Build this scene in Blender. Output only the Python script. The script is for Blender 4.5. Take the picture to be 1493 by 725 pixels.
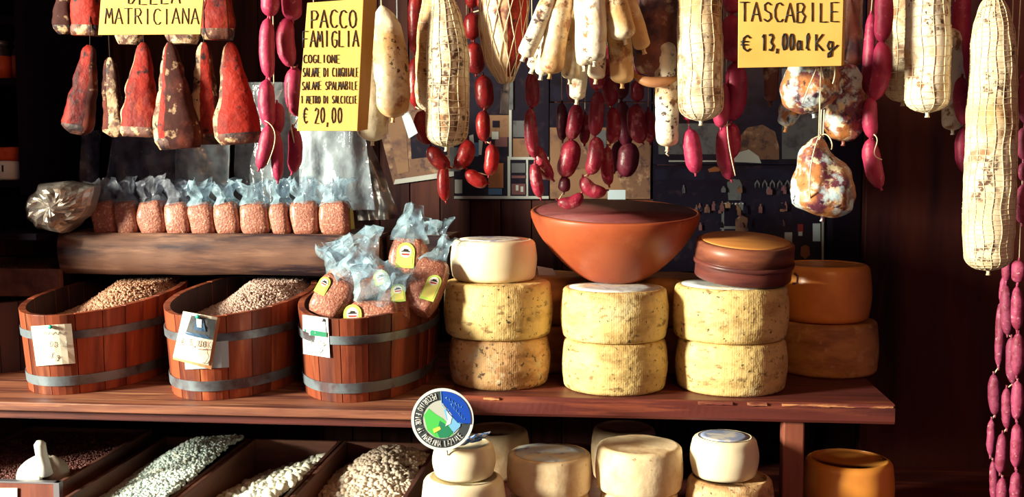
import bpy, math, random
import numpy as np
from mathutils import Vector, noise as mn

# ------------------------------------------------------------------ clean, camera, world, lights
for o in list(bpy.data.objects):
    bpy.data.objects.remove(o)
S = bpy.context.scene
COL = S.collection
R_ = math.radians
FPX, CZ, YAW, PITCH = 1600.0, 1.5, R_(5.5), R_(4.73)
cam_d = bpy.data.cameras.new('camera')
cam = bpy.data.objects.new('camera', cam_d)
COL.objects.link(cam)
cam.location = (0, 0, CZ)
cam.rotation_euler = (math.pi / 2 - PITCH, 0, YAW)
cam_d.sensor_width = 36.0
cam_d.lens = 36.0 * FPX / 1493.0
cam_d.clip_start = 0.05
S.camera = cam

w = bpy.data.worlds.new('world')
S.world = w
w.use_nodes = True
w.node_tree.nodes['Background'].inputs[0].default_value = (0.24, 0.30, 1.0, 1)
w.node_tree.nodes['Background'].inputs[1].default_value = 0.050

def area(name, loc, target, size, power, col, size_y=None):
    d = bpy.data.lights.new(name, 'AREA')
    d.shape = 'RECTANGLE'
    d.size = size
    d.size_y = size_y or size
    d.energy = power
    d.color = col
    o = bpy.data.objects.new(name, d)
    COL.objects.link(o)
    o.location = loc
    o.rotation_euler = (Vector(target) - Vector(loc)).to_track_quat('-Z', 'Y').to_euler()
    return o

area('shop_window_daylight', (-4.2, -0.30, 2.12), (0.0, 2.1, 1.3), 0.60, 740, (1.0, 0.93, 0.72), 1.0)
area('warm_fill', (0.9, -0.9, 2.7), (0.2, 2.2, 1.2), 0.7, 15, (1.0, 0.42, 0.16))  # added warm fill to lift the shaded sides, no visible source

S.view_settings.view_transform = 'Standard'
S.view_settings.look = 'None'
S.view_settings.exposure = 0.12
S.view_settings.gamma = 1.0
S.view_settings.use_curve_mapping = False

# ------------------------------------------------------------------ pixel to world
_f = np.array([-math.sin(YAW) * math.cos(PITCH), math.cos(YAW) * math.cos(PITCH), -math.sin(PITCH)])
_r = np.array([math.cos(YAW), math.sin(YAW), 0.0])
_u = np.cross(_r, _f)
_c = np.array([0, 0, CZ])

def ray(px, py):
    return _f + _r * ((px - 746.5) / FPX) + _u * ((362.5 - py) / FPX)

def at(px, py, Y):
    d = ray(px, py)
    return _c + d * (Y / d[1])

def sc(px, py, Y):                       # metres per pixel there
    return (Y / ray(px, py)[1]) / FPX

def onz(px, py, z):                      # point of the plane z seen at that pixel
    d = ray(px, py)
    return _c + d * ((z - CZ) / d[2])

# ------------------------------------------------------------------ objects
ORG = {}
rnd = random.Random(7)

def thing(name, label, cat, loc, group=None, kind=None):
    o = bpy.data.objects.new(name, None)
    COL.objects.link(o)
    o.location = tuple(float(v) for v in loc)
    o.empty_display_size = 0.05
    ORG[o.name] = np.array([float(v) for v in loc])
    if label: o['label'] = label
    if cat: o['category'] = cat
    if group: o['group'] = group
    if kind: o['kind'] = kind
    return o

def tag(o, label, cat, group=None, kind=None):
    o['label'] = label
    o['category'] = cat
    if group: o['group'] = group
    if kind: o['kind'] = kind
    return o

class MB:
    def __init__(s):
        s.v = []; s.f = []
    def add(s, v, f):
        n = len(s.v)
        s.v.extend([tuple(map(float, p)) for p in v])
        s.f.extend([tuple(i + n for i in q) for q in f])
    def box(s, a, b):
        x0, y0, z0 = a; x1, y1, z1 = b
        s.add([(x0,y0,z0),(x1,y0,z0),(x1,y1,z0),(x0,y1,z0),(x0,y0,z1),(x1,y0,z1),(x1,y1,z1),(x0,y1,z1)],
              [(0,3,2,1),(4,5,6,7),(0,1,5,4),(1,2,6,5),(2,3,7,6),(3,0,4,7)])
        return s
    def prism(s, pts, dv):               # polygon swept along dv
        n = len(pts); dv = np.array(dv, float)
        s.add([np.array(p) for p in pts] + [np.array(p) + dv for p in pts],
              [tuple(range(n)), tuple(range(2 * n - 1, n - 1, -1))] + [(i, i + n, (i + 1) % n + n, (i + 1) % n) for i in range(n)])
        return s
    def tube(s, path, r, seg=6, caps=True):
        P = [np.array(p, float) for p in path]; n = len(P)
        rr = r if hasattr(r, '__len__') else [r] * n
        V = []
        for i in range(n):
            t = P[min(i + 1, n - 1)] - P[max(i - 1, 0)]
            t = t / (np.linalg.norm(t) + 1e-9)
            ref = np.array([0, 1, 0.0]) if abs(t[1]) < .9 else np.array([1, 0, 0.0])
            a = np.cross(t, ref); a /= np.linalg.norm(a); b = np.cross(t, a)
            for k in range(seg):
                th = 2 * math.pi * k / seg
                V.append(P[i] + rr[i] * (a * math.cos(th) + b * math.sin(th)))
        F = [(i * seg + k, i * seg + (k + 1) % seg, (i + 1) * seg + (k + 1) % seg, (i + 1) * seg + k) for i in range(n - 1) for k in range(seg)]
        if caps:
            F += [tuple(range(seg - 1, -1, -1)), tuple(range((n - 1) * seg, n * seg))]
        s.add(V, F)
        return s
    def grid(s, G, closed=True, poles=True):   # G: rows x cols x 3
        G = np.asarray(G); n, m = G.shape[:2]
        F = [(i * m + k, i * m + (k + 1) % m, (i + 1) * m + (k + 1) % m, (i + 1) * m + k) for i in range(n - 1) for k in range(m if closed else m - 1)]
        if poles:
            F += [tuple(range(m - 1, -1, -1)), tuple(range((n - 1) * m, n * m))]
        s.add(G.reshape(-1, 3), F)
        return s
    def build(s, name, mat, parent=None, smooth=True, loc=None, bevel=0, solid=0, auto=None):
        o0 = ORG[parent.name] if parent else (np.array(loc, float) if loc is not None else np.mean(np.array(s.v), axis=0))
        V = np.array(s.v) - o0
        me = bpy.data.meshes.new(name)
        me.from_pydata(V.tolist(), [], s.f)
        me.materials.append(mat)
        if smooth:
            me.polygons.foreach_set('use_smooth', [True] * len(me.polygons))
            if auto is not None:
                me.set_sharp_from_angle(angle=R_(auto))
        me.update()
        o = bpy.data.objects.new(name, me)
        COL.objects.link(o)
        if parent:
            o.parent = parent
            ORG[o.name] = o0
        else:
            o.location = o0.tolist()
            ORG[o.name] = o0
        if bevel:
            b = o.modifiers.new('bevel', 'BEVEL'); b.width = bevel; b.segments = 2; b.limit_method = 'ANGLE'
        if solid:
            b = o.modifiers.new('solid', 'SOLIDIFY'); b.thickness = solid; b.offset = 0
        return o

def nz(p, s, seed=0.0):
    return mn.noise(Vector((p[0] * s + seed * 7.31, p[1] * s + seed * 3.7, p[2] * s - seed * 5.1)))

# ------------------------------------------------------------------ materials
def M(name, base, layers=(), rough=.55, bump=(0, 1), spec=.4, cs=(1, 1, 1), rnd_v=0.0, coat=0, metal=0, radial=None, bands=None, sss=0, bcs=None):
    m = bpy.data.materials.new(name); m.use_nodes = True
    t = m.node_tree; N = t.nodes; L = t.links
    b = N['Principled BSDF']
    tc = N.new('ShaderNodeTexCoord')
    def mapped(scale):
        mp = N.new('ShaderNodeMapping'); mp.inputs['Scale'].default_value = scale
        oi = N.new('ShaderNodeObjectInfo')
        ml = N.new('ShaderNodeMath'); ml.operation = 'MULTIPLY'; ml.inputs[1].default_value = 13.0
        L.new(oi.outputs['Random'], ml.inputs[0])
        cb = N.new('ShaderNodeCombineXYZ')
        L.new(ml.outputs[0], cb.inputs[0]); L.new(ml.outputs[0], cb.inputs[2])
        L.new(cb.outputs[0], mp.inputs['Location'])
        L.new(tc.outputs['Object'], mp.inputs['Vector'])
        return mp.outputs[0]
    vec = mapped(cs)
    rgb = N.new('ShaderNodeRGB'); rgb.outputs[0].default_value = (*base, 1)
    cur = rgb.outputs[0]
    for ly in layers:
        col, scale, lo, hi = ly[:4]
        v = mapped(ly[4]) if len(ly) > 4 and ly[4] else vec
        n = N.new('ShaderNodeTexNoise'); n.inputs['Scale'].default_value = scale; n.inputs['Detail'].default_value = 5; n.inputs['Roughness'].default_value = .6
        L.new(v, n.inputs['Vector'])
        mr = N.new('ShaderNodeMapRange'); mr.inputs[1].default_value = lo; mr.inputs[2].default_value = hi
        L.new(n.outputs['Fac'], mr.inputs[0])
        if len(ly) > 5:                   # only inside the patches of a second, larger noise
            n2 = N.new('ShaderNodeTexNoise'); n2.inputs['Scale'].default_value = ly[5]; L.new(mapped((1.3, 1, .8)), n2.inputs['Vector'])
            m2 = N.new('ShaderNodeMapRange'); m2.inputs[1].default_value = .50; m2.inputs[2].default_value = .60; L.new(n2.outputs['Fac'], m2.inputs[0])
            mm = N.new('ShaderNodeMath'); mm.operation = 'MULTIPLY'; L.new(mr.outputs[0], mm.inputs[0]); L.new(m2.outputs[0], mm.inputs[1]); mr = mm
        mx = N.new('ShaderNodeMix'); mx.data_type = 'RGBA'
        L.new(mr.outputs[0], mx.inputs[0]); L.new(cur, mx.inputs[6]); mx.inputs[7].default_value = (*col, 1)
        cur = mx.outputs[2]
    if rnd_v:
        oi = N.new('ShaderNodeObjectInfo')
        mr = N.new('ShaderNodeMapRange'); mr.inputs[3].default_value = 1 - rnd_v; mr.inputs[4].default_value = 1 + rnd_v
        L.new(oi.outputs['Random'], mr.inputs[0])
        hs = N.new('ShaderNodeHueSaturation'); L.new(mr.outputs[0], hs.inputs['Value']); L.new(cur, hs.inputs['Color'])
        cur = hs.outputs[0]
    hgt = None
    if bump[0]:
        n = N.new('ShaderNodeTexNoise'); n.inputs['Scale'].default_value = bump[1]; n.inputs['Detail'].default_value = 4
        L.new(mapped(bcs) if bcs else vec, n.inputs['Vector'])
        hgt = n.outputs['Fac']
    if radial:                            # fine vertical marks of the mould round a wheel
        sp = N.new('ShaderNodeSeparateXYZ'); L.new(tc.outputs['Object'], sp.inputs[0])
        a = N.new('ShaderNodeMath'); a.operation = 'ARCTAN2'; L.new(sp.outputs[1], a.inputs[0]); L.new(sp.outputs[0], a.inputs[1])
        k = N.new('ShaderNodeMath'); k.operation = 'MULTIPLY'; k.inputs[1].default_value = radial; L.new(a.outputs[0], k.inputs[0])
        sn = N.new('ShaderNodeMath'); sn.operation = 'SINE'; L.new(k.outputs[0], sn.inputs[0])
        q = N.new('ShaderNodeMath'); q.operation = 'MULTIPLY_ADD'; q.inputs[1].default_value = .02
        L.new(sn.outputs[0], q.inputs[0])
        if hgt: L.new(hgt, q.inputs[2])
        else: q.inputs[2].default_value = 0
        hgt = q.outputs[0]
    if hgt:
        bp = N.new('ShaderNodeBump'); bp.inputs['Strength'].default_value = bump[0] or .3; bp.inputs['Distance'].default_value = .004
        L.new(hgt, bp.inputs['Height']); L.new(bp.outputs[0], b.inputs['Normal'])
    L.new(cur, b.inputs['Base Color'])
    b.inputs['Roughness'].default_value = rough
    b.inputs['Metallic'].default_value = metal
    b.inputs['Specular IOR Level'].default_value = spec
    if coat: b.inputs['Coat Weight'].default_value = coat; b.inputs['Coat Roughness'].default_value = .2
    if sss:
        b.inputs['Subsurface Weight'].default_value = sss; b.inputs['Subsurface Radius'].default_value = (.01, .006, .003)
    return m

def film(name, tint, cover, rough=.15, vary=.3):
    m = bpy.data.materials.new(name); m.use_nodes = True
    t = m.node_tree; N = t.nodes; L = t.links
    b = N['Principled BSDF']; b.inputs['Base Color'].default_value = (*tint, 1); b.inputs['Roughness'].default_value = rough
    b.inputs['Specular IOR Level'].default_value = .9
    tr = N.new('ShaderNodeBsdfTransparent'); tr.inputs[0].default_value = (.93, .96, 1, 1)
    tc = N.new('ShaderNodeTexCoord'); n = N.new('ShaderNodeTexNoise'); n.inputs['Scale'].default_value = 28
    L.new(tc.outputs['Object'], n.inputs['Vector'])
    mr = N.new('ShaderNodeMapRange'); mr.inputs[1].default_value = .35; mr.inputs[2].default_value = .65
    mr.inputs[3].default_value = max(0, cover - vary); mr.inputs[4].default_value = min(1, cover + vary)
    L.new(n.outputs['Fac'], mr.inputs[0])
    mx = N.new('ShaderNodeMixShader'); L.new(mr.outputs[0], mx.inputs[0]); L.new(tr.outputs[0], mx.inputs[1]); L.new(b.outputs[0], mx.inputs[2])
    L.new(mx.outputs[0], N['Material Output'].inputs[0])
    bp = N.new('ShaderNodeBump'); bp.inputs['Strength'].default_value = .6; bp.inputs['Distance'].default_value = .004
    n2 = N.new('ShaderNodeTexNoise'); n2.inputs['Scale'].default_value = 60; L.new(tc.outputs['Object'], n2.inputs['Vector'])
    L.new(n2.outputs['Fac'], bp.inputs['Height']); L.new(bp.outputs[0], b.inputs['Normal'])
    return m

GX, GZ = (2, 30, 30), (30, 30, 2)        # grain along x / along z
m_plank = M('plank_wood', (.075, .026, .020), [((.020, .006, .010), 1.2, .4, .7)], .75, (.25, 1.2), spec=.15, cs=GZ, rnd_v=.35)
m_dark = M('shade_tinted_wood', (.0050, .0025, .009), [((.009, .0035, .007), 1.0, .45, .7)], .85, (.2, 1.0), spec=.1, cs=GZ, rnd_v=.2)  # near-black violet base: unlit navy shade put into the wood colour
m_panel = M('red_brown_panel', (.065, .014, .009), [((.014, .004, .007), 1.0, .4, .7)], .6, (.15, 1.0), spec=.15, cs=(14, 14, 1.5))
m_shelf = M('shelf_wood', (.11, .022, .017), [((.26, .065, .032), 1.3, .54, .66), ((.035, .008, .010), .8, .48, .70)], .5, (.25, 1.4), cs=GX)
m_shelf_pale = M('worn_shelf_wood', (.30, .115, .062), [((.10, .028, .022), 1.2, .42, .60), ((.52, .27, .14), 2.2, .56, .7)], .5, (.25, 1.4), cs=GX)
m_worn = M('worn_edge_wood', (.60, .27, .11), [((.18, .04, .03), 3.0, .40, .55)], .6, (.2, 3), cs=(6, 30, 30))
m_log = M('log_wood', (.15, .070, .046), [((.022, .008, .014), .9, .44, .60), ((.27, .14, .09), 1.6, .56, .72)], .7, (.6, 1.3), cs=(3, 24, 24))
m_stave = M('stave_wood', (.30, .068, .028), [((.11, .022, .014), 1.1, .42, .66), ((.44, .15, .06), 1.5, .56, .74)], .45, (.2, 1.2), spec=.3, cs=(26, 26, 2.5), rnd_v=.45)
m_tub_in = M('tub_shade_wood', (.05, .022, .022), [((.02, .010, .018), 1.1, .42, .68)], .6, (.15, 1.2), cs=(26, 26, 2.5))  # stave wood darkened, the shade inside the tubs painted in
m_hoop = M('zinc_hoop', (.20, .25, .29), [((.10, .07, .08), 12, .46, .62)], .42, (.1, 30), metal=.4)
m_bin = M('bin_wood', (.19, .075, .050), [((.08, .030, .028), 1.1, .42, .68)], .55, (.2, 1.2), cs=(24, 3, 24))
m_binx = M('bin_back_wood', (.25, .105, .07), [((.12, .045, .035), 1.1, .42, .68)], .55, (.2, 1.2), cs=(3, 24, 24))
m_post = M('post_wood', (.25, .075, .042), [((.16, .045, .03), 1.1, .42, .65)], .5, (.25, 1.3), cs=(24, 24, 3))
m_rind = M('speckled_rind', (.76, .57, .23), [((.44, .27, .09), 13, .48, .70, (1, 1, 2.6)), ((.66, .60, .34), 9, .55, .7), ((.30, .20, .075), 34, .58, .66, (1, 1, 2)), ((.09, .07, .03), 110, .62, .67)], .6, (.75, 70), radial=150, rnd_v=.06)
m_rind_warm = M('brown_rind', (.68, .43, .20), [((.38, .20, .08), 16, .44, .62, (1, 1, 2.2)), ((.64, .53, .33), 26, .56, .66), ((.12, .07, .035), 100, .58, .65)], .6, (.8, 60), radial=150)
m_cream = M('cream_rind', (.90, .80, .57), [((.80, .66, .40), 8, .45, .75)], .42, (.12, 30), sss=.15)
m_pale = M('pale_matte_rind', (.82, .66, .42), [((.58, .36, .18), 12, .50, .70), ((.30, .18, .10), 60, .66, .72)], .6, (.4, 45))
m_sky_top = M('skylit_top', (.60, .68, .72), [((.78, .70, .50), 18, .46, .6), ((.35, .36, .44), 40, .56, .66)], .7, (.3, 60))  # bluish skylight painted into the colour of the wheel tops
m_print = M('printed_top', (.84, .80, .68), [((.35, .33, .50), 34, .52, .60)], .5, (.1, 40))
m_blueprint = M('blue_printed_top', (.30, .38, .60), [((.70, .70, .66), 30, .50, .60)], .5, (.1, 40))
m_orange = M('orange_rind', (.86, .34, .06), [((.70, .24, .05), 10, .45, .7)], .35, (.08, 30), coat=.2)
m_ochre = M('ochre_rind', (.58, .29, .08), [((.33, .14, .05), 13, .45, .68, (1, 1, 3)), ((.7, .42, .16), 30, .58, .7)], .5, (.3, 40))
m_bowl = M('terracotta_glaze', (.42, .095, .034), [((.30, .05, .025), 7, .42, .68), ((.52, .16, .07), 14, .58, .74)], .42, (.2, 14))
m_bowl_in = M('bowl_inside', (.16, .035, .035), [((.26, .08, .08), 10, .5, .7)], .5, (.2, 20))
m_boxwood = M('bentwood', (.15, .040, .032), [((.07, .02, .02), 1.2, .42, .65)], .4, (.2, 1.4), cs=(6, 6, 40))
m_lid = M('lid_wood', (.66, .27, .07), [((.50, .17, .05), 1.3, .45, .65)], .4, (.12, 1.2), cs=(4, 26, 26))
m_lidrim = M('lid_rim_wood', (.26, .085, .045), [((.12, .035, .03), 1.3, .45, .65)], .4, (.12, 1.2), cs=(6, 6, 30))
m_salami = M('white_mould_casing', (.80, .72, .52), [((.60, .38, .17), 10, .48, .66), ((.32, .16, .07), 50, .46, .56, None, 13), ((.13, .07, .045), 95, .50, .58, None, 17)], .68, (.5, 60))
m_salami_tan = M('tan_casing', (.60, .36, .15), [((.82, .72, .52), 12, .48, .62), ((.32, .13, .05), 50, .50, .60, None, 16), ((.12, .05, .03), 110, .56, .62, None, 22)], .62, (.45, 60))
m_salami_white = M('chalk_white_casing', (.84, .78, .62), [((.60, .36, .15), 12, .50, .64), ((.30, .14, .06), 60, .50, .58, None, 16), ((.07, .04, .04), 120, .54, .60, None, 20)], .7, (.4, 70))
m_netmeat = M('pale_red_meat', (.74, .56, .34), [((.34, .035, .02), 7, .50, .56), ((.14, .10, .09), 14, .54, .62), ((.86, .80, .64), 18, .56, .64)], .5, (.5, 40))
m_net = M('cotton_net', (.80, .66, .44), (), .8)
m_twine = M('cotton_twine', (.84, .72, .50), (), .8)
m_darktw = M('dark_twine', (.05, .03, .025), (), .8)
m_mould = M('mouldy_meat', (.46, .18, .055), [((.15, .035, .065), 18, .46, .56), ((.46, .60, .66), 26, .51, .58), ((.78, .70, .46), 40, .56, .62), ((.04, .015, .03), 50, .58, .64)], .45, (.7, 46), coat=.25)
m_mould_dark = M('dark_mouldy_meat', (.20, .07, .05), [((.05, .02, .035), 18, .44, .60), ((.50, .36, .26), 30, .58, .68)], .5, (.7, 46))
m_peel = M('tan_rind_band', (.46, .22, .09), [((.45, .20, .10), 20, .5, .7)], .5, (.3, 40))
m_pink = M('pink_sausage', (.40, .028, .085), [((.26, .012, .055), 30, .45, .65), ((.58, .15, .20), 90, .62, .72)], .5, (.35, 90), rnd_v=.12)
m_dusty = M('dusty_pink_sausage', (.30, .045, .11), [((.20, .02, .05), 60, .48, .60), ((.58, .26, .32), 110, .60, .70)], .6, (.35, 90), rnd_v=.2)
m_red = M('red_sausage', (.30, .012, .012), [((.16, .008, .014), 40, .45, .65), ((.50, .07, .04), 90, .60, .70)], .38, (.4, 80), rnd_v=.12, coat=.1)
m_marb = M('marbled_sausage', (.30, .016, .042), [((.56, .17, .20), 60, .54, .64), ((.14, .008, .02), 30, .55, .72)], .42, (.5, 80), rnd_v=.15, coat=.1)
m_purple = M('dark_purple_sausage', (.11, .012, .028), [((.20, .05, .06), 46, .55, .66)], .4, (.4, 80), rnd_v=.2)
m_jowl = M('red_cured_meat', (.30, .020, .012), [((.05, .009, .012), 14, .46, .62, (1, 1, .45)), ((.42, .07, .03), 26, .58, .72, (1, 1, .4)), ((.02, .010, .012), 40, .58, .68)], .6, (.9, 60), spec=.15, cs=(1, 1, 1))
m_jrind = M('peppered_rind', (.13, .045, .028), [((.025, .012, .014), 30, .44, .56), ((.60, .38, .21), 44, .55, .63)], .6, (.7, 60))
m_jpale = M('pale_crusted_rind', (.50, .34, .20), [((.12, .05, .035), 26, .46, .56), ((.72, .58, .38), 60, .56, .64), ((.03, .015, .015), 80, .58, .64)], .7, (.9, 60))
m_jdark = M('dark_and_shaded_meat', (.045, .012, .010), [((.13, .03, .02), 20, .5, .65), ((.38, .25, .15), 44, .58, .66)], .7, (.5, 40), spec=.12)  # dark meat, also painting shade on right flanks and rear jowls
m_yel = M('yellow_card', (.80, .51, .13), [((.70, .42, .09), 9, .45, .7)], .65, (.1, 20))
m_yel2 = M('shaded_card_side', (.45, .20, .02), (), .65)  # sign yellow deepened to ochre, shade of the turned side painted in
m_ink = M('black_marker', (.012, .012, .012), (), .5)
m_inkf = M('faded_pencil', (.36, .40, .38), (), .6)
m_inkr = M('brown_red_ink', (.22, .05, .04), (), .6)
m_paper = M('cream_paper', (.88, .84, .68), [((.80, .74, .55), 20, .5, .7)], .7)
m_paperw = M('white_paper', (.82, .84, .82), (), .7)
m_paperb = M('bluish_paper', (.46, .58, .66), (), .7)
m_border = M('orange_printed_border', (.66, .30, .14), (), .6)
m_green_pin = M('green_pin', (.02, .38, .28), (), .35)
m_pbrown = M('brown_newsprint', (.15, .075, .045), [((.06, .03, .03), 40, .52, .62), ((.42, .27, .17), 22, .55, .68)], .6)
m_ptan = M('tan_print', (.22, .12, .065), [((.11, .055, .045), 18, .5, .66)], .5)
m_pdark = M('dark_print', (.006, .005, .014), [((.022, .014, .022), 40, .55, .66)], .35)
m_pnavy = M('navy_print', (.010, .010, .026), [((.004, .004, .010), 24, .45, .6)], .35)
m_pwhite = M('white_print', (.40, .42, .40), (), .4)
m_pred = M('red_print', (.2, .02, .02), (), .4)
m_porange = M('orange_print', (.26, .09, .03), (), .4)
m_pgrey = M('grey_print', (.10, .11, .12), [((.045, .045, .06), 30, .5, .65)], .4)
m_pblue = M('blue_print', (.06, .13, .24), (), .4)
m_pink_p = M('mauve_print', (.13, .055, .06), (), .4)
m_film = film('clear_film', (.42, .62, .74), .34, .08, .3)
m_filmd = film('shaded_film', (.34, .38, .46), .26, .25, .2)  # darker copy of the clear film, shade painted onto dim-end packs
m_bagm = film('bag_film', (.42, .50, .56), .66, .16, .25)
m_bagd = film('shaded_bag_film', (.26, .28, .36), .40, .3, .2)  # darker copy of the bag film, standing in for shade
m_foil = M('silver_foil', (.46, .42, .38), [((.22, .16, .13), 12, .5, .6)], .34, (.5, 40), metal=.7)
m_grainpk = M('spelt_grain_pack', (.38, .145, .095), [((.30, .10, .07), 230, .48, .58), ((.66, .36, .24), 200, .56, .64)], .45, (.6, 240), coat=.5)
m_lgreen = M('lime_label', (.48, .66, .12), (), .45)
m_lyel = M('yellow_label', (.74, .66, .16), (), .45)
m_lwhite = M('label_white', (.85, .85, .78), (), .45)
m_lred = M('label_red', (.55, .06, .04), (), .45)
m_lblack = M('label_black', (.02, .02, .02), (), .45)
m_grain = M('spelt_grain', (.46, .24, .15), [((.66, .42, .28), 90, .5, .62)], .55)
m_grain2 = M('pale_spelt_grain', (.44, .30, .25), [((.62, .48, .40), 90, .5, .62)], .55)
m_grain3 = M('dark_grain_and_gap_shade', (.13, .045, .04), [((.2, .09, .08), 90, .5, .62)], .6)
m_lentil = M('pale_green_peas', (.48, .60, .58), [((.66, .74, .66), 60, .5, .6), ((.30, .16, .13), 45, .66, .70)], .5)
m_bean = M('white_beans', (.76, .78, .66), [((.62, .66, .62), 40, .5, .6)], .35)
m_chick = M('chickpeas', (.62, .51, .40), [((.74, .68, .58), 60, .5, .62)], .5)
m_plastic = M('white_plastic', (.80, .84, .78), (), .35)
m_scoopin = M('scoop_inside', (.42, .38, .33), [((.25, .15, .12), 40, .52, .62)], .5)
m_jar = M('jar_glass', (.05, .04, .05), (), .1, spec=.8)
m_jlab = M('orange_jar_label', (.75, .12, .04), (), .5)
m_jcloth = M('orange_lid_cloth', (.60, .08, .02), [((.4, .04, .02), 30, .5, .65)], .7)
m_metal = M('grey_metal', (.30, .29, .33), (), .4, metal=.7)
m_iron = M('black_iron', (.03, .03, .035), (), .45, metal=.6)
m_floor = M('floor_tile', (.05, .03, .025), [((.03, .02, .02), 5, .4, .6)], .5)
m_plaster = M('old_plaster', (.10, .07, .06), [((.06, .04, .04), 5, .4, .6)], .8)
m_dring = M('silver_ring', (.62, .68, .68), (), .35)
m_dgrey = M('badge_charcoal', (.045, .055, .06), (), .4)
m_dblue = M('badge_blue', (.01, .06, .42), (), .35)
m_dgreen = M('badge_green', (.07, .48, .09), (), .4)
m_dgreen2 = M('badge_dark_green', (.02, .20, .10), (), .4)
m_dsky = M('badge_sky', (.42, .45, .42), (), .4)
m_dlb = M('badge_light_blue', (.16, .42, .70), (), .4)
m_dyel = M('badge_yellow', (.60, .66, .10), (), .4)

# ------------------------------------------------------------------ levels
ZS = at(900, 582, 2.0)[2]               # top of the display shelf
ZL = 0.815                              # top of the lower shelf
ZB = onz(300, 725, 0)[2]                # (unused level)
WALLY = 2.62

# ------------------------------------------------------------------ the setting
def structure(o, label=None):
    o['kind'] = 'structure'
    if label: o['label'] = label
    return o
structure(MB().box((-5.2, -1.6, -.05), (3.0, 3.0, 0)).build('floor', m_floor, smooth=False))
structure(MB().box((-5.2, -1.6, 3.1), (3.0, 3.0, 3.15)).build('ceiling', m_plaster, smooth=False))
wl = structure(MB().box((-1.6, WALLY, 0), (.72, WALLY + .06, 3.1)).build('wall_back', m_dark, smooth=False, loc=(0, WALLY, 0)))
x = -1.6
pw = .0735
rp = random.Random(3)
while x < .70:
    a = x + .0012; b = min(x + pw, .72) - .0012
    d = .014 + rp.uniform(0, .003)
    MB().box((a, WALLY - d, .0), (b, WALLY - .0005, 3.1)).build('plank', m_plank, wl, smooth=False, bevel=.0012)
    x += pw
structure(MB().box((-1.66, 1.80, 0), (-1.58, 3.0, 3.1)).build('added_shade_wall', m_plaster, smooth=False))  # unseen wall added to keep daylight off the back left
# right hand panelling
XR0 = at(1204, 400, 2.56)[0]; XR1 = at(1254, 400, 2.50)[0]
tr1 = structure(MB().box((XR0, 2.50, 0), (XR1, WALLY + .06, 3.1)).build('trim_1', m_dark, smooth=False, bevel=.003))
wr = structure(MB().box((XR1 + .001, 2.47, 0), (2.2, WALLY + .06, 3.1)).build('wall_right', m_panel, smooth=False, loc=(1.4, 2.5, 0), bevel=.003))
# dark side cabinet on the left with two ledges
cabx = at(84, 150, 2.35)[0]
zc2_ = at(30, 262, 2.30)[2]
cab = thing('side_cabinet', 'open side cabinet holding jars, shade painted into its dark wood', 'cabinet', (cabx - .3, 2.4, 0))
MB().box((cabx - .022, 2.22, zc2_ - .03), (cabx, 2.6, 2.6)).build('side_panel', m_dark, cab, smooth=False, bevel=.002)
MB().box((cabx - .75, 2.585, zc2_ - .03), (cabx - .022, 2.6, 2.6)).build('back_panel', m_dark, cab, smooth=False)
zc1 = at(30, 119, 2.35)[2]; zc2 = at(30, 262, 2.30)[2]
for zc in (zc1, zc2):
    MB().box((cabx - .75, 2.24, zc - .016), (cabx - .022, 2.585, zc)).build('shelf_board', m_dark, cab, smooth=False, bevel=.002)
MB().box((cabx - .75, 2.24, at(30, 45, 2.35)[2]), (cabx - .022, 2.26, at(30, 32, 2.35)[2])).build('rail', m_dark, cab, smooth=False, bevel=.002)

# ------------------------------------------------------------------ the display shelf and its post
YR = onz(900, 582, ZS)[1]; YL = onz(300, 593, ZS)[1]
xj = at(652, 595, YR)[0]
xe = at(1305, 590, YR)[0]
st = thing('display_shelf', 'thick red brown display shelf board carrying the pecorino wheels', 'shelf', (0.2, 2.2, ZS - .036))
bd = MB()
n = 60
# board with a slightly uneven worn front edge
top, bot = [], []
for i in range(n + 1):
    xx = xj + (xe - xj) * i / n
    w1 = .003 * nz((xx, 0, 0), 9, 2) ; w2 = .003 * nz((xx, 0, 0), 9, 5)
    top.append((xx, YR + w1 + .002, ZS)); bot.append((xx, YR + w2, ZS - .036))
V = []
for i in range(n + 1):
    tx = top[i]
    V += [(tx[0], WALLY - .02, ZS - .036), (tx[0], bot[i][1] + .001, ZS - .036), (tx[0], bot[i][1] - .002, ZS - .031), (tx[0], tx[1] - .003, ZS - .006), (tx[0], tx[1] + .002, ZS), (tx[0], WALLY - .02, ZS)]
F = [(i * 6 + k, (i + 1) * 6 + k, (i + 1) * 6 + (k + 1) % 6, i * 6 + (k + 1) % 6) for i in range(n) for k in range(6)] + [tuple(range(6)), tuple(range(n * 6 + 5, n * 6 - 1, -1))]
bd.add(V, F); bd.build('board', m_shelf, st, smooth=False)
# worn light strips along the arris
for (a, b) in ((705, 728), (1018, 1068), (1090, 1118), (1140, 1302)):
    xa, xb = at(a, 588, YR)[0], min(at(b, 588, YR)[0], xe - .001)
    k = 14; ws = MB()
    for i in range(k):
        x0 = xa + (xb - xa) * i / k; x1 = xa + (xb - xa) * (i + 1) / k
        h = .0016 + .0022 * abs(nz((x0, 0, 0), 60, 3))
        ws.box((x0, YR - .0036, ZS - .004 - h), (x1, YR + .004, ZS - .0025 + h * .2))
    ws.build('worn_edge', m_worn, st, smooth=False)
px0 = at(1142, 650, YR + .01)[0]; px1 = at(1173, 650, YR + .01)[0]
MB().box((px0, YR + .012, ZL), (px1, YR + .055, ZS - .036)).build('post', m_post, st, smooth=False, bevel=.003)
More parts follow.
